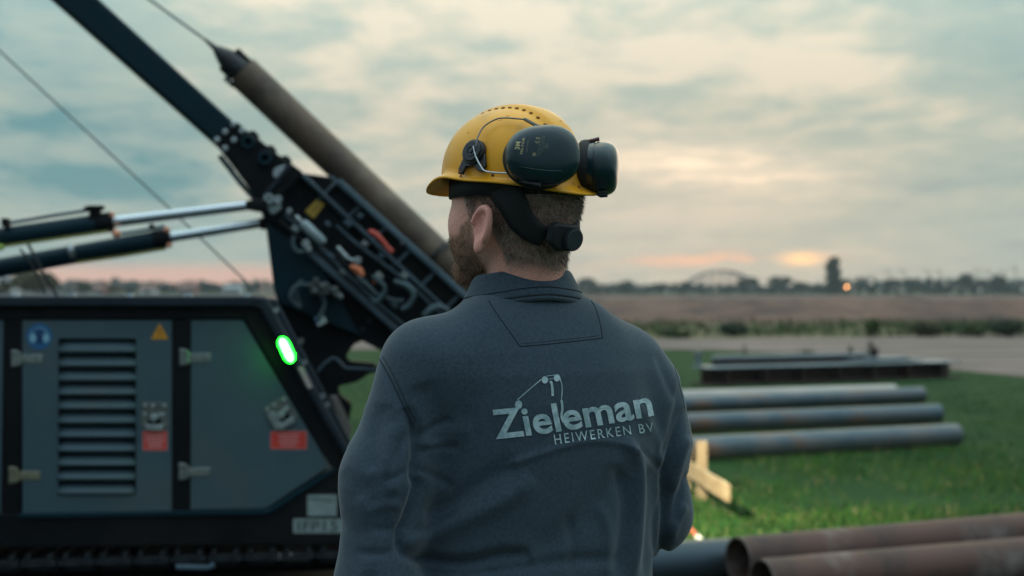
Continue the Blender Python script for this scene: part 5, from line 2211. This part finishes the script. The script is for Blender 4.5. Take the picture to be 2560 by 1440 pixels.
# ---- work lamp low on the mast, hidden behind the man: lights pile foot and grass
wl = Vector((0.10, 7.95, 1.74))
mb = MB()
fd = Vector((1.05, 1.55, -1.75)).normalized()
mb.cone(wl - fd * 0.07, wl - fd * 0.005, 0.045, 0.06, 20)
mb.tube([wl - fd * 0.05, wl - fd * 0.05 + Vector((-0.15, -0.2, 0.0)), Vector((-0.30, 7.2, 1.45)), Vector((-0.55, 6.7, 1.2))], 0.018, 10)
wlo = mb.build('work_lamp', M['black'], rig, bevel=0.004)
lens = bpy.data.materials.new('lamp_lens')
lens.use_nodes = True
e_ = lens.node_tree.nodes['Principled BSDF']
e_.inputs['Emission Color'].default_value = (1.0, 0.78, 0.48, 1)
e_.inputs['Emission Strength'].default_value = 12
q = MB().cone(wl - fd * 0.004, wl, 0.052, n=24).build('lamp_lens', lens, rig)
q.parent = wlo
ld = bpy.data.lights.new('work_lamp_beam', 'SPOT')
ld.energy = 700
ld.color = (1.0, 0.91, 0.68)
ld.spot_size = R(92)
ld.spot_blend = 0.75
ld.shadow_soft_size = 0.06
lo_ = bpy.data.objects.new('work_lamp_beam', ld)
C.objects.link(lo_)
lo_.parent = rig
lo_.location = wl + fd * 0.02 - ROOT[rig.name]
lo_.rotation_euler = fd.to_track_quat('-Z', 'Y').to_euler()

# ------------------------------------------------------------------ the pile in the leader, its lifting clamp and rope
PO = 0.95
a0, a1 = pp(606, 180, PO), pp(1420, 946, PO)
pd_ = (a1 - a0).normalized()
prad = 0.0685 * (PO + 5.6) / 5.6 * 1.0
pile = thing('steel_pile', 'brown steel pile leaning in the rig\'s tilted mast', 'steel pile', tuple(a1))
mb = MB()
mb.ring(a0, a1, prad, prad - 0.010, 40)
mb.build('pile_tube', M['rust'], pile)
for t in (0.62,):
    c = a0 + (a1 - a0) * t
    MB().tube([c, c + pd_ * 0.012], prad + 0.002, 40).build('weld_bead', M['rust'], pile)
side_ = pd_.cross(RN).normalized()
if side_.z < 0:
    side_ = -side_
clamp = thing('lifting_clamp', 'dark pointed lifting clamp gripping the top of the leaning pile', 'lifting clamp', tuple(a0))
mb = MB()
ct = pp(512, 98, PO)
ax0 = a0 - pd_ * 0.005
mb.tube([ct, ct + (ax0 - ct) * 0.28, ct + (ax0 - ct) * 0.34, ct + (ax0 - ct) * 0.60, ax0], [0.006, 0.014, 0.024, 0.050, 0.058], 16)
mb.build('socket_cone', M['hose'], clamp)
mb = MB()
c = a0 - pd_ * 0.045 + side_ * 0.050
mb.box(c, (0.085, 0.05, 0.034), (pd_, RN, side_))
mb.box(a0 + pd_ * 0.010 + side_ * 0.060, (0.05, 0.04, 0.02), (pd_, RN, side_))
mb.build('clamp_jaw', M['black'], clamp, bevel=0.004)
mb = MB()
c = a0 - pd_ * 0.01 - side_ * 0.074
mb.cone(c - pd_ * 0.030, c + pd_ * 0.030, 0.012, n=12)
mb.build('shackle_pin', M['zinc'], clamp)
mb = MB()
mb.box(a0 - pd_ * 0.05 - side_ * 0.052, (0.07, 0.05, 0.026), (pd_, RN, side_))
mb.build('clamp_jaw', M['black'], clamp, bevel=0.004)
rp = MB().tube([pp(-300, -486, PO), pp(376, 0, PO), ct + (ax0 - ct) * 0.03], 0.0062, 8).build('hoist_rope', M['wire'], None)
tag(rp, 'thin steel hoist rope running up from the lifting clamp', 'rope')

# chain slung round the pile
def chain(pts, off0):
    mb = MB()
    P_ = smooth_pts(pts, 8)
    acc = 0
    last = P_[0]
    k = 0
    for i in range(1, len(P_)):
        acc += (P_[i] - last).length
        last = P_[i]
        if acc > 0.036:
            acc = 0
            d = (P_[min(i + 1, len(P_) - 1)] - P_[i - 1]).normalized()
            u = d.orthogonal().normalized()
            if k % 2:
                u = d.cross(u)
            loop = [P_[i] + d * 0.024 * math.cos(t) + u * 0.013 * math.sin(t) for t in np.linspace(0, 2 * math.pi, 11)]
            mb.tube(loop, 0.0052, 6)
            k += 1
    return mb


def around(t, a, r):
    c = a0 + (a1 - a0) * t
    return c + (side_ * math.cos(a) + RN * math.sin(a)) * r


ch = chain([pp(996, 622, MO - 0.03), pp(1012, 614, MO + 0.0)] + [around(0.602 - 0.02 * math.sin(a), a, prad + 0.012) for a in np.linspace(2.6, -0.9, 9)], 0)
co_ = ch.build('sling_chain', M['cup_edge'], None)
tag(co_, 'dark sling chain looped round the lower part of the leaning pile', 'chain')
#@@RIG_END

# ------------------------------------------------------------------ steel pipes
def pipe(name, p0, p1, r, mt, label, group, wall=0.008, cap=False):
    t = thing(name, label, 'steel pipe', tuple((Vector(p0) + Vector(p1)) / 2), group)
    mb = MB()
    mb.ring(p0, p1, r, r - wall, 48)
    mb.build('pipe_wall', mt, t)
    d = (Vector(p1) - Vector(p0)).normalized()
    for e, s in ((p0, 1), (p1, -1)):
        q = MB()
        q.ring(Vector(e) - d * 0.001 * s, Vector(e) + d * 0.006 * s, r + 0.0012, r - wall - 0.001, 48)
        q.build('cut_end', M['cut'], t)
    return t


M['cut'] = mat('cut_steel_edge', (0.16, 0.125, 0.11), (0.10, 0.075, 0.066), 0.6, 0.3, scale=30)


def top_axis(px, py, r, z):
    """axis point of a pipe of radius r whose top outline passes the pixel, axis at height z"""
    Y = (CZ - z - r) * FPX / (py - 720)
    return Vector(((px - 1280) * Y / FPX, Y, z))


RP_ = 0.12
# near three, lying beside the work area
a, b = top_axis(1845, 1343, RP_, 0.18), top_axis(2560, 1282, RP_, 0.18)
d = (b - a)
pipe('steel_pipe', a, a + d * 1.7, RP_, M['rust_red'], 'rusty pipe with its dark open end furthest up in the lower right corner', 'pipes lying by the work area')
dn = d
a, b = top_axis(1905, 1398, RP_, 0.135), top_axis(2560, 1344, RP_, 0.135)
pipe('steel_pipe', a, a + (b - a) * 1.8, RP_, M['rust_red'], 'rusty pipe nearest the camera at the bottom right edge', 'pipes lying by the work area')
a, b = top_axis(1694, 1353, RP_, 0.125), top_axis(1825, 1346, RP_, 0.125)
d = (b - a).normalized()
pipe('steel_pipe', a - d * 1.2, b + d * 3.2, RP_, M['pipe_dark'], 'bluish black pipe beside the man\'s elbow, partly behind the rusty pipe end', 'pipes lying by the work area')
# sleepers under them
M['sleeper'] = mat('old_timber', (0.075, 0.055, 0.038), (0.045, 0.035, 0.027), 0.85, scale=5, stretch=(1, 6, 6), bump=0.3)
for i, s in enumerate((0.35, 1.45)):
    c = top_axis(1845, 1343, RP_, 0.18) + dn * s * 0.9
    nrm = Vector((-dn.y, dn.x, 0)).normalized()
    c.z = 0.030
    mb = MB()
    mb.box(c - nrm * 0.02, (0.16, 0.30, 0.055), (dn.normalized(), nrm, UP))
    o = mb.build('timber_sleeper', M['sleeper'], None, bevel=0.006)
    tag(o, 'short old timber under the %s of the rusty pipe pair' % ('open end' if i == 0 else 'far half'), 'timber', 'timbers under the rusty pipes')

# the row on the grass
RQ = 0.106
rows = [((1716, 1092), (2391, 1059), RQ + 0.0, 'pipe_blue', 'frontmost of the blue grey pipes lying on the grass, its end reaching furthest right'),
        ((1716, 1033), (2346, 1010), RQ + 0.16, 'pipe_blue', 'middle blue grey pipe of the row on the grass'),
        ((1716, 990), (2305, 967), RQ + 0.24, 'pipe_blue', 'rear blue grey pipe of the row, just in front of the pale one'),
        ((1716, 975), (2236, 961), RQ + 0.22, 'pipe_pale', 'pale shorter pipe at the back of the row on the grass')]
ax_prev = None
base_a = None
for i, (l, r_, z, mk, lab) in enumerate(rows):
    z = RQ + 0.01 + 0.075 * 0
    if i == 0:
        a, b = top_axis(*l, RQ, z), top_axis(*r_, RQ, z)
    else:
        a, b = top_axis(*l, RQ, z), top_axis(*r_, RQ, z)
    d = b - a
    pipe('steel_pipe', a - d * 0.9, b, RQ, M[mk], lab, 'row of pipes on the grass')

# ------------------------------------------------------------------ steel beams on the lawn's edge
def beam(name, p0, p1, h, w_, label, group, mt_side, mt_top, tk=0.03):
    p0, p1 = Vector(p0), Vector(p1)
    d = (p1 - p0).normalized()
    n = Vector((-d.y, d.x, 0)).normalized()
    t = thing(name, label, 'steel beam', tuple((p0 + p1) / 2), group)
    L_ = (p1 - p0).length
    c = (p0 + p1) / 2
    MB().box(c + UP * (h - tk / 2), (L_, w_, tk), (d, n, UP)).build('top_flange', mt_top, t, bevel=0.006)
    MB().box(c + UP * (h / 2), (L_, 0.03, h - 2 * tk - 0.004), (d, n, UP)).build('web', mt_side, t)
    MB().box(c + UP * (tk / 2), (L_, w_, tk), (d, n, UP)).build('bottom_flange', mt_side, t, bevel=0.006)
    for k in range(7):
        q = p0 + d * (L_ * (k + 0.5) / 7)
        MB().box(q + UP * (h / 2), (0.03, w_ * 0.94, h - 2 * tk - 0.004), (d, n, UP)).build('stiffener', mt_side, t)
    return t


def gp(px, py, z=0.0):
    return px_ground(px, py, z)


b0, b1 = gp(1752, 963), gp(2372, 943)
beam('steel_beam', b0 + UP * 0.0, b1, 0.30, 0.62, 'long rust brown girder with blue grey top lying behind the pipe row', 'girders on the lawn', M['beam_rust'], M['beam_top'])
dB = (b1 - b0).normalized()
b0 = b0 + Vector((-0.05, 0.28, 0))
for k, (x0, x1, h0) in enumerate(((0.35, 3.45, 0.30),)):
    p0, p1 = b0 + dB * x0, b0 + dB * x1
    p0.z = p1.z = 0.302
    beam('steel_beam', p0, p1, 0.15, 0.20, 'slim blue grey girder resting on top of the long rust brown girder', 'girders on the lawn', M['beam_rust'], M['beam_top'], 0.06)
p0, p1 = b0 + dB * 3.0 + Vector((0, -0.15, 0)), b0 + dB * 4.4 + Vector((0, -0.12, 0))
t_ = MB()
t_.box((p0 + p1) / 2 + UP * 0.335, (1.5, 0.5, 0.03), (dB, Vector((-dB.y, dB.x, 0)), UP))
t_.box((p0 + p1) / 2 + UP * 0.365 + dB * 0.1, (0.8, 0.35, 0.03), (dB, Vector((-dB.y, dB.x, 0)), UP))
o = t_.build('steel_plate', M['beam_top'], None, bevel=0.005)
tag(o, 'blue grey steel plates stacked at the right end of the long girder', 'steel plate')
q0 = b0 + dB * 0.05
mb = MB()
mb.tube([q0 + UP * 0.302, q0 + UP * 0.50], 0.05, 14)
mb.ring(q0 + UP * 0.50, q0 + UP * 0.53, 0.085, 0.03, 18)
o = mb.build('bollard_pin', M['beam_top'], None)
tag(o, 'short upright steel pin at the left end of the long girder', 'steel pin')
q0 = b0 + dB * 3.62
mb = MB()
mb.tube([q0 + UP * 0.302, q0 + UP * 0.46], 0.07, 14)
mb.ball(q0 + UP * 0.49, 0.09, 14, 8, (1, 1, 0.7))
o = mb.build('bollard_pin', M['beam_rust'], None)
tag(o, 'dark knob topped steel pin beside the plates on the girder', 'steel pin')

# ------------------------------------------------------------------ batter board, ranging pole
st_b = px_ground(1754, 1250)
prof = thing('batter_board', 'fresh pine stake with a level board nailed across on the grass', 'profile board', tuple(st_b))
mb = MB()
ax_s = (Vector((1, 0.06, 0)).normalized(), Vector((-0.06, 1, 0)).normalized(), UP)
mb.box(st_b + UP * 0.19, (0.076, 0.05, 0.50), ax_s)
mb.build('stake', M['pine'], prof, bevel=0.003)
e1 = Vector(((1822 - 1280) * 9.45 / FPX, 9.45, 0))
e0 = Vector((1.298, 11.2, 0))
dd = (e1 - e0).normalized()
nn = Vector((-dd.y, dd.x, 0))
if nn.x > 0:
    nn = -nn
c = (e0 + e1) / 2 + UP * 0.215
mb = MB()
mb.box(c, ((e1 - e0).length, 0.024, 0.118), (dd, nn, UP))
mb.build('board', M['pine'], prof, bevel=0.002)
mb = MB()
st2 = e0 + dd * 0.1 - nn * 0.05
mb.box(Vector((st2.x, st2.y, 0.19)), (0.076, 0.05, 0.5), ax_s)
mb.build('stake', M['pine'], prof, bevel=0.003)
rp0, rp1 = px_ground(1752, 1351, 0.02), px_ground(1590, 1190, 0.02)
pole = thing('ranging_pole', 'red and white ranging pole lying on the grass by the dark pipe', 'ranging pole', tuple(rp0))
for k in range(6):
    a, b = rp0 + (rp1 - rp0) * k / 6, rp0 + (rp1 - rp0) * (k + 1) / 6
    if k == 0:
        b = a + (b - a) * 0.25
    elif k == 1:
        a = rp0 + (rp1 - rp0) * 0.25 / 6
    MB().cone(a, b, 0.017, n=14).build('pole_band', M['pole_white'] if k % 2 == 0 else M['pole_red'], pole)

# ------------------------------------------------------------------ trees and far things
def leaf_crown(mb, c, rx, ry, rz, n, size, lobes=7, seed=0, flat=0.0):
    r = np.random.default_rng(seed)
    cen = [(np.zeros(3), 0.72)]
    for _ in range(lobes):
        v = r.normal(0, 1, 3)
        v /= np.linalg.norm(v)
        v[2] = v[2] * 0.8
        cen.append((v * r.uniform(0.45, 0.72), r.uniform(0.28, 0.48)))
    if flat:
        cen = [(np.array([r.uniform(-.2, .2), r.uniform(-.2, .2), zc]), 0.62 * (1 - 0.35 * max(0, zc)) ) for zc in np.linspace(-0.85, 0.82, 16)]
    for _ in range(n):
        b, rad = cen[r.integers(0, len(cen))]
        v = r.normal(0, 1, 3)
        v /= np.linalg.norm(v)
        p = b + v * rad * r.uniform(0.55, 1.05) ** 0.5 * (np.array([1, 1, 0.25]) if flat else 1)
        p = np.array(c) + p * np.array([rx, ry, rz])
        a = r.normal(0, 1, 3)
        a /= np.linalg.norm(a)
        u = np.cross(a, r.normal(0, 1, 3))
        u /= np.linalg.norm(u)
        w_ = np.cross(a, u)
        s = size * r.uniform(0.6, 1.4)
        mb.add([p - u * s, p + w_ * s * 0.7, p + u * s, p - w_ * s * 0.7], [(0, 1, 2, 3)])


def tree(name, px, ytop, ybase_px, wpx, Y, mt, label, group='trees along the horizon', shape='round', n=500, seed=1, cat='tree', trunk=0.25):
    base = px_at(px, 720, Y)
    base.z = 0
    sc_m = Y / FPX
    h = CZ - (ytop - 720) * sc_m
    wd = wpx * sc_m
    t = thing(name, label, cat, tuple(base), group)
    mb = MB()
    r0 = max(0.08, h * 0.03)
    mb.tube([base + UP * -0.05, base + UP * h * 0.3, base + Vector((h * 0.02, 0, h * 0.62))], [r0, r0 * 0.75, r0 * 0.3], 8)
    rr = random.Random(seed)
    for k in range(4):
        a = rr.uniform(0, 6.28)
        mb.tube([base + UP * h * (0.25 + 0.07 * k), base + Vector((math.cos(a) * wd * 0.28, math.sin(a) * wd * 0.28, h * (0.5 + 0.07 * k)))], [r0 * 0.45, r0 * 0.15], 6)
    mb.build('trunk', M['bark'], t)
    mb = MB()
    lo_ = trunk if shape != 'column' else 0.06
    cz = h * (1 + lo_) / 2
    leaf_crown(mb, (base.x, base.y, cz), wd / 2, wd / 2 * 0.9, h * (1 - lo_) / 2, n, max(wd, h) * 0.055, 9 if shape == 'round' else 12, seed, 0.0 if shape == 'round' else 1.0)
    mb.build('crown', mt, t, fix=False)
    return t


def hedge(name, x0, x1, ytop, Y, mt, label, dens=1.0, dep=14, seed=3, wob=0.3, size=0.5):
    """a wood or hedge too far to count its trees"""
    r = np.random.default_rng(seed)
    s = Y / FPX
    X0, X1 = (x0 - 1280) * s, (x1 - 1280) * s
    H = CZ + (720 - ytop) * s
    n = int((X1 - X0) * 9 * dens)
    mb = MB()
    for i in range(n):
        x = r.uniform(X0, X1)
        e = 1 + wob * mnoise.fractal(Vector((x * 3.0 / H * 0.35, seed * 3.1, 0)), 1, 2, 4)
        z = r.uniform(0.0, 1.0) ** 0.8 * H * e
        y = Y + r.uniform(0, dep) * (0.3 + 0.7 * z / H)
        a = r.normal(0, 1, 3)
        a /= np.linalg.norm(a)
        u = np.cross(a, r.normal(0, 1, 3))
        u /= np.linalg.norm(u)
        w_ = np.cross(a, u)
        q = size * r.uniform(0.6, 1.5)
        p = np.array([x, y, z])
        mb.add([p - u * q, p + w_ * q * 0.7, p + u * q, p - w_ * q * 0.7], [(0, 1, 2, 3)])
    o = mb.build(name, mt, None, fix=False)
    return tag(o, label, 'wood', kind='stuff')


TG = 'trees along the horizon'
LD, LM_, LB, LO = M['leaf_dark'], M['leaf_mid'], M['leaf_blue'], M['leaf_olive']
tree('broadleaf_tree', 1466, 692, 736, 62, 330, LB, 'blue green broad tree just right of the man\'s collar, left of the field trees', TG, seed=11)
tree('broadleaf_tree', 1562, 700, 736, 60, 340, LB, 'low rounded tree between the collar tree and the bridge', TG, seed=12)
tree('broadleaf_tree', 1640, 712, 736, 46, 345, LB, 'small low tree left of the bridge\'s left foot', TG, seed=13)
tree('broadleaf_tree', 1708, 700, 736, 34, 338, LD, 'dark pointed tree at the left foot of the arch bridge', TG, seed=14)
tree('broadleaf_tree', 1868, 690, 736, 64, 338, LD, 'dark tree in front of the right half of the arch bridge', TG, seed=15)
tree('broadleaf_tree', 1948, 686, 736, 62, 342, LD, 'tallest bushy tree between the bridge and the poplar', TG, seed=16)
tree('broadleaf_tree', 2000, 702, 736, 54, 336, LB, 'low dark tree just left of the poplar', TG, seed=17)
tree('poplar_tree', 2083, 641, 734, 56, 332, LD, 'tall narrow poplar standing alone above the horizon', TG, shape='column', n=900, seed=18)
tree('broadleaf_tree', 2182, 704, 738, 30, 325, LD, 'small dark tree standing in the field right of the street lamp', TG, seed=19)
tree('broadleaf_tree', 2282, 692, 736, 42, 340, LB, 'leftmost rounded tree on the dark embankment', TG, seed=20)
tree('broadleaf_tree', 2345, 694, 736, 50, 345, LB, 'broad low tree second on the dark embankment', TG, seed=21)
tree('broadleaf_tree', 2414, 678, 736, 46, 335, LD, 'tallest tree on the dark embankment', TG, seed=22)
tree('broadleaf_tree', 2498, 680, 736, 40, 338, LD, 'pointed tree at the right end of the embankment', TG, seed=23)
hedge('far_wood', 1430, 2110, 715, 352, LB, 'far low belt of woodland beyond the ploughed field', 0.9, seed=4, size=1.0, wob=0.35)
hedge('embankment_scrub', 2100, 2760, 700, 348, LB, 'dark scrub covering the railway embankment at the right', 1.5, seed=5, size=0.9, wob=0.12)
hedge('far_wood', -1200, 700, 706, 420, LB, 'far blue belt of trees beyond the rig at the left', 0.9, seed=6, size=1.2, wob=0.35)
sheet('field_headland', [(-400, 315), (500, 315), (500, 350), (-400, 350)], 0.002, M['far_grass'])

# bushes on the verge
for i, (px, top, bot, wd, m_, lab) in enumerate((
        (1836, 806, 842, 92, LD, 'dark round bush on the verge left of the weeds'),
        (1690, 822, 846, 90, LM_, 'bright green low bush by the man\'s shoulder on the verge'),
        (2182, 794, 846, 40, M['blade_b'], 'thin yellow flowering weed clump on the verge'),
        (2300, 806, 842, 120, LO, 'wide olive bush on the verge right of the yellow weeds'),
        (2410, 800, 842, 130, LM_, 'green spreading bush next to the right edge bush'),
        (2520, 796, 842, 150, LD, 'tall dark bush on the verge at the right edge'))):
    Y = CZ * FPX / (bot - 720)
    s = Y / FPX
    base = px_at(px, bot, Y)
    base.z = 0
    t = thing('bush', lab, 'bush', tuple(base), 'bushes on the verge')
    mb = MB()
    h = (bot - top) * s
    for k in range(6):
        a = k * 1.05
        mb.tube([base, base + Vector((math.cos(a) * wd * s * 0.25, math.sin(a) * wd * s * 0.2, h * 0.7))], [0.02, 0.008], 5)
    mb.build('stem', M['bark'], t)
    mb = MB()
    leaf_crown(mb, (base.x, base.y, h * 0.5), wd * s / 2, wd * s / 2.5, h * 0.5, 420 if i != 2 else 160, 0.085, 7, 40 + i)
    mb.build('foliage', m_, t, fix=False)
# tall weeds by the girders
for i, (px, bot, top, wd) in enumerate(((2176, 935, 848, 26), (2126, 935, 858, 14), (2010, 930, 868, 60), (1862, 925, 860, 10))):
    Y = CZ * FPX / (bot - 720)
    s = Y / FPX
    base = px_at(px, bot, Y)
    base.z = 0
    t = thing('weed', ('thick tall weed behind the right half of the girders', 'thin tall weed left of the thick weed', 'low wide weeds behind the girders\' middle',
                       'thin weed at the left end of the girders')[i], 'weed', tuple(base), 'weeds behind the girders')
    h = (bot - top) * s
    mb = MB()
    for k in range(5 if i != 2 else 14):
        o_ = Vector((random.uniform(-1, 1) * wd * s * 0.4, random.uniform(-.1, .1), 0))
        mb.tube([base + o_, base + o_ * 1.15 + UP * h * random.uniform(0.6, 0.98)], [0.007, 0.003], 5)
    mb.build('stem', LM_, t)
    mb = MB()
    leaf_crown(mb, (base.x, base.y, h * 0.6), wd * s / 2, 0.12, h * 0.42, 110 if i != 2 else 220, 0.028, 8, 60 + i)
    mb.build('leaves', LM_, t, fix=False)

# ---- arch bridge
BY = 600
s = BY / FPX
x0, x1 = (1712 - 1280) * s, (1900 - 1280) * s
zb, zt = CZ + (720 - 714) * s, CZ + (720 - 676) * s
br = thing('arch_bridge', 'far pinkish steel arch bridge on the horizon', 'bridge', ((x0 + x1) / 2, BY, 0))
for yo in (0, 9):
    A, B = [], []
    n = 9
    for i in range(n):
        t = i / (n - 1)
        x = x0 + (x1 - x0) * t
        k = 4 * t * (1 - t)
        A.append(Vector((x, BY + yo, zb + (zt - zb) * k)))
        B.append(Vector((x, BY + yo, zb + (zt - zb) * k * 0.30)))
    MB().tube(A, 0.36, 6).build('upper_chord', M['bridge'], br)
    MB().tube([Vector((p.x, p.y, zb)) for p in B], 0.3, 6).build('lower_chord', M['bridge'], br)
    for i in range(1, n - 1):
        foot = Vector((A[i].x, A[i].y, zb))
        nxt = Vector((A[i + 1].x, A[i + 1].y, zb))
        MB().tube([A[i], foot], 0.22, 5).build('hanger', M['bridge'], br)
        MB().tube([A[i], nxt], 0.17, 5).build('lattice_bar', M['bridge'], br)
MB().box(((x0 + x1) / 2, BY + 4.5, zb - 0.8), (x1 - x0 + 40, 10, 1.4)).build('deck', M['bridge'], br)
for x in (x0 - 1, x1 + 1):
    MB().box((x, BY + 4.5, (zb - 1.5) / 2), (3.5, 10, zb - 1.5)).build('pier', M['wall_white'], br)

# ---- railway catenary masts
CAT = ['short thin railway mast just left of the small dark field tree', 'thin railway mast right above the small dark field tree',
       'taller thin railway mast left of the embankment\'s leftmost tree', 'thin railway mast touching the embankment\'s leftmost tree',
       'thin railway mast over the broad low embankment tree, left of a pair', 'thin railway mast over the broad low embankment tree, right of a pair',
       'thin railway mast right of the tallest embankment tree', 'thin railway mast midway between tallest and pointed embankment trees',
       'thin railway mast just right of the pointed embankment tree', 'tallest thin railway mast at the right edge of the picture']
for i, (px, top) in enumerate(((2150, 690), (2185, 686), (2224, 676), (2262, 674), (2322, 672), (2352, 674), (2446, 668), (2474, 672), (2512, 672), (2540, 664))):
    Y = 430
    b = px_at(px, 720, Y)
    b.z = 0
    h = CZ + (720 - top) * Y / FPX
    t = thing('catenary_mast', CAT[i], 'railway mast', tuple(b), 'railway masts on the embankment')
    MB().tube([b, b + UP * h], [0.17, 0.12], 6).build('pole', M['bridge'], t)
    mb = MB()
    mb.tube([b + UP * h * 0.95, b + UP * (h * 0.95) + Vector((-2.2, 0, 0.1))], 0.08, 5)
    mb.tube([b + UP * h * 0.84, b + UP * (h * 0.95) + Vector((-2.0, 0, 0))], 0.06, 5)
    mb.build('cantilever', M['bridge'], t)

# ---- lit street lamp
Y = 318
b = px_at(2117, 720, Y)
b.z = 0
lampz = CZ + (720 - 717) * Y / FPX
sl_ = thing('street_lamp', 'low lamp shining orange at the foot of the poplar', 'street lamp', tuple(b))
MB().tube([b, b + UP * (lampz - 0.25)], [0.08, 0.06], 8).build('post', M['hose'], sl_)
lm2 = bpy.data.materials.new('sodium_lamp')
lm2.use_nodes = True
e_ = lm2.node_tree.nodes['Principled BSDF']
e_.inputs['Emission Color'].default_value = (1.0, 0.40, 0.12, 1)
e_.inputs['Emission Strength'].default_value = 11
MB().ball(b + UP * lampz, 0.22, 12, 8).build('lamp_globe', lm2, sl_)
MB().cone(b + UP * (lampz + 0.2), b + UP * (lampz + 0.34), 0.3, 0.1, 12).build('lamp_cap', M['hose'], sl_)

# ---- hamlet behind the rig, left
def house(x0, x1, ytop, yeave, Y, wall, roof, label, wins=2):
    s = Y / FPX
    X0, X1 = (x0 - 1280) * s, (x1 - 1280) * s
    zt, ze = CZ + (720 - ytop) * s, CZ + (720 - yeave) * s
    dep = max(5.0, (X1 - X0) * 0.8)
    t = thing('house', label, 'house', ((X0 + X1) / 2, Y + dep / 2, 0), 'houses behind the rig')
    mb = MB()
    mb.box(((X0 + X1) / 2, Y + dep / 2, ze / 2), (X1 - X0, dep, ze))
    mb.build('wall', wall, t)
    mb = MB()
    mb.prism([(X0 - 0.3, Y - 0.3, ze + 0.004), (X0 - 0.3, Y + dep + 0.3, ze + 0.004), (X0 - 0.3, Y + dep / 2, zt)], Vector((X1 - X0 + 0.6, 0, 0)))
    rf = mb.build('roof', roof, t)
    mb = MB()
    mb.box((X0 + (X1 - X0) * 0.7, Y + dep / 2, zt), (0.6, 0.6, 1.2))
    q = mb.build('chimney', M['brick_far'], t)
    q.parent = rf
    for k in range(wins):
        xw = X0 + (X1 - X0) * (k + 0.7) / (wins + 0.4)
        q = MB().box((xw, Y - 0.03, ze * 0.55), (1.1, 0.08, 1.2)).build('window', M['wall_white'], t)
        g = MB().box((xw, Y - 0.08, ze * 0.55), (0.9, 0.05, 1.0)).build('pane', M['glass_far'], t)
        g.parent = q
    return t


house(-60, 24, 690, 712, 190, M['wall_white'], M['roof_grey'], 'pale house at the left edge under the rig\'s cylinders')
house(232, 256, 711, 722, 240, M['brick_far'], M['roof'], 'small brick house with red roof beside the green tree', 1)
house(350, 384, 711, 722, 300, M['wall_white'], M['roof'], 'white house with red roof right of the small brick house', 1)
house(446, 486, 706, 721, 300, M['brick_far'], M['roof'], 'brick house with red roof left of the stay rope', 2)
house(560, 600, 712, 722, 320, M['wall_white'], M['roof_grey'], 'white house with grey roof nearest the rig\'s mast foot', 2)
for i, (x0, x1, lab) in enumerate(((100, 142, 'long pale grey flat shed roof seen over the rig\'s deck'), (166, 212, 'second pale shed roof right of the long one'),
                                   (18, 40, 'small pale shed roof at the far left over the deck'))):
    Y = 95
    s = Y / FPX
    X0, X1 = (x0 - 1280) * s, (x1 - 1280) * s
    zt = CZ + (720 - 731) * s
    t = thing('shed', lab, 'shed', ((X0 + X1) / 2, Y + 1.5, 0), 'sheds behind the rig')
    MB().box(((X0 + X1) / 2, Y + 1.5, (zt - 0.15) / 2), (X1 - X0, 3, zt - 0.15)).build('wall', M['wall_white'], t)
    MB().box(((X0 + X1) / 2, Y + 1.5, zt - 0.07), (X1 - X0 + 0.3, 3.3, 0.14)).build('roof', M['roof_grey'], t)
tree('broadleaf_tree', 92, 668, 740, 130, 130, LO, 'large olive brown tree under the tilt cylinders at the left', TG, n=800, seed=31)
tree('broadleaf_tree', 10, 690, 740, 40, 125, LO, 'olive tree at the left picture edge', TG, n=300, seed=32)
tree('broadleaf_tree', 210, 699, 740, 44, 170, M['leaf_mid'], 'round bright green tree beside the small brick house', TG, n=400, seed=33)
tree('broadleaf_tree', 285, 712, 740, 50, 200, LO, 'low olive tree right of the small brick house', TG, n=300, seed=34)
tree('broadleaf_tree', 330, 714, 740, 44, 210, LD, 'low dark tree left of the white red roofed house', TG, n=300, seed=35)
tree('broadleaf_tree', 415, 712, 740, 50, 250, LB, 'blue green tree between two houses behind the rig', TG, n=300, seed=36)
tree('broadleaf_tree', 525, 706, 740, 64, 280, LB, 'wide blue green tree right of the brick house', TG, n=400, seed=37)
tree('broadleaf_tree', 630, 704, 740, 60, 290, LB, 'dark tree where the stay rope meets the deck', TG, n=400, seed=38)

hz_mb = MB()
hz_mb.box((0, 320, 16.5), (1044, 764, 35.1))
hzo = hz_mb.build('haze', hm, None)
tag(hzo, kind='stuff')
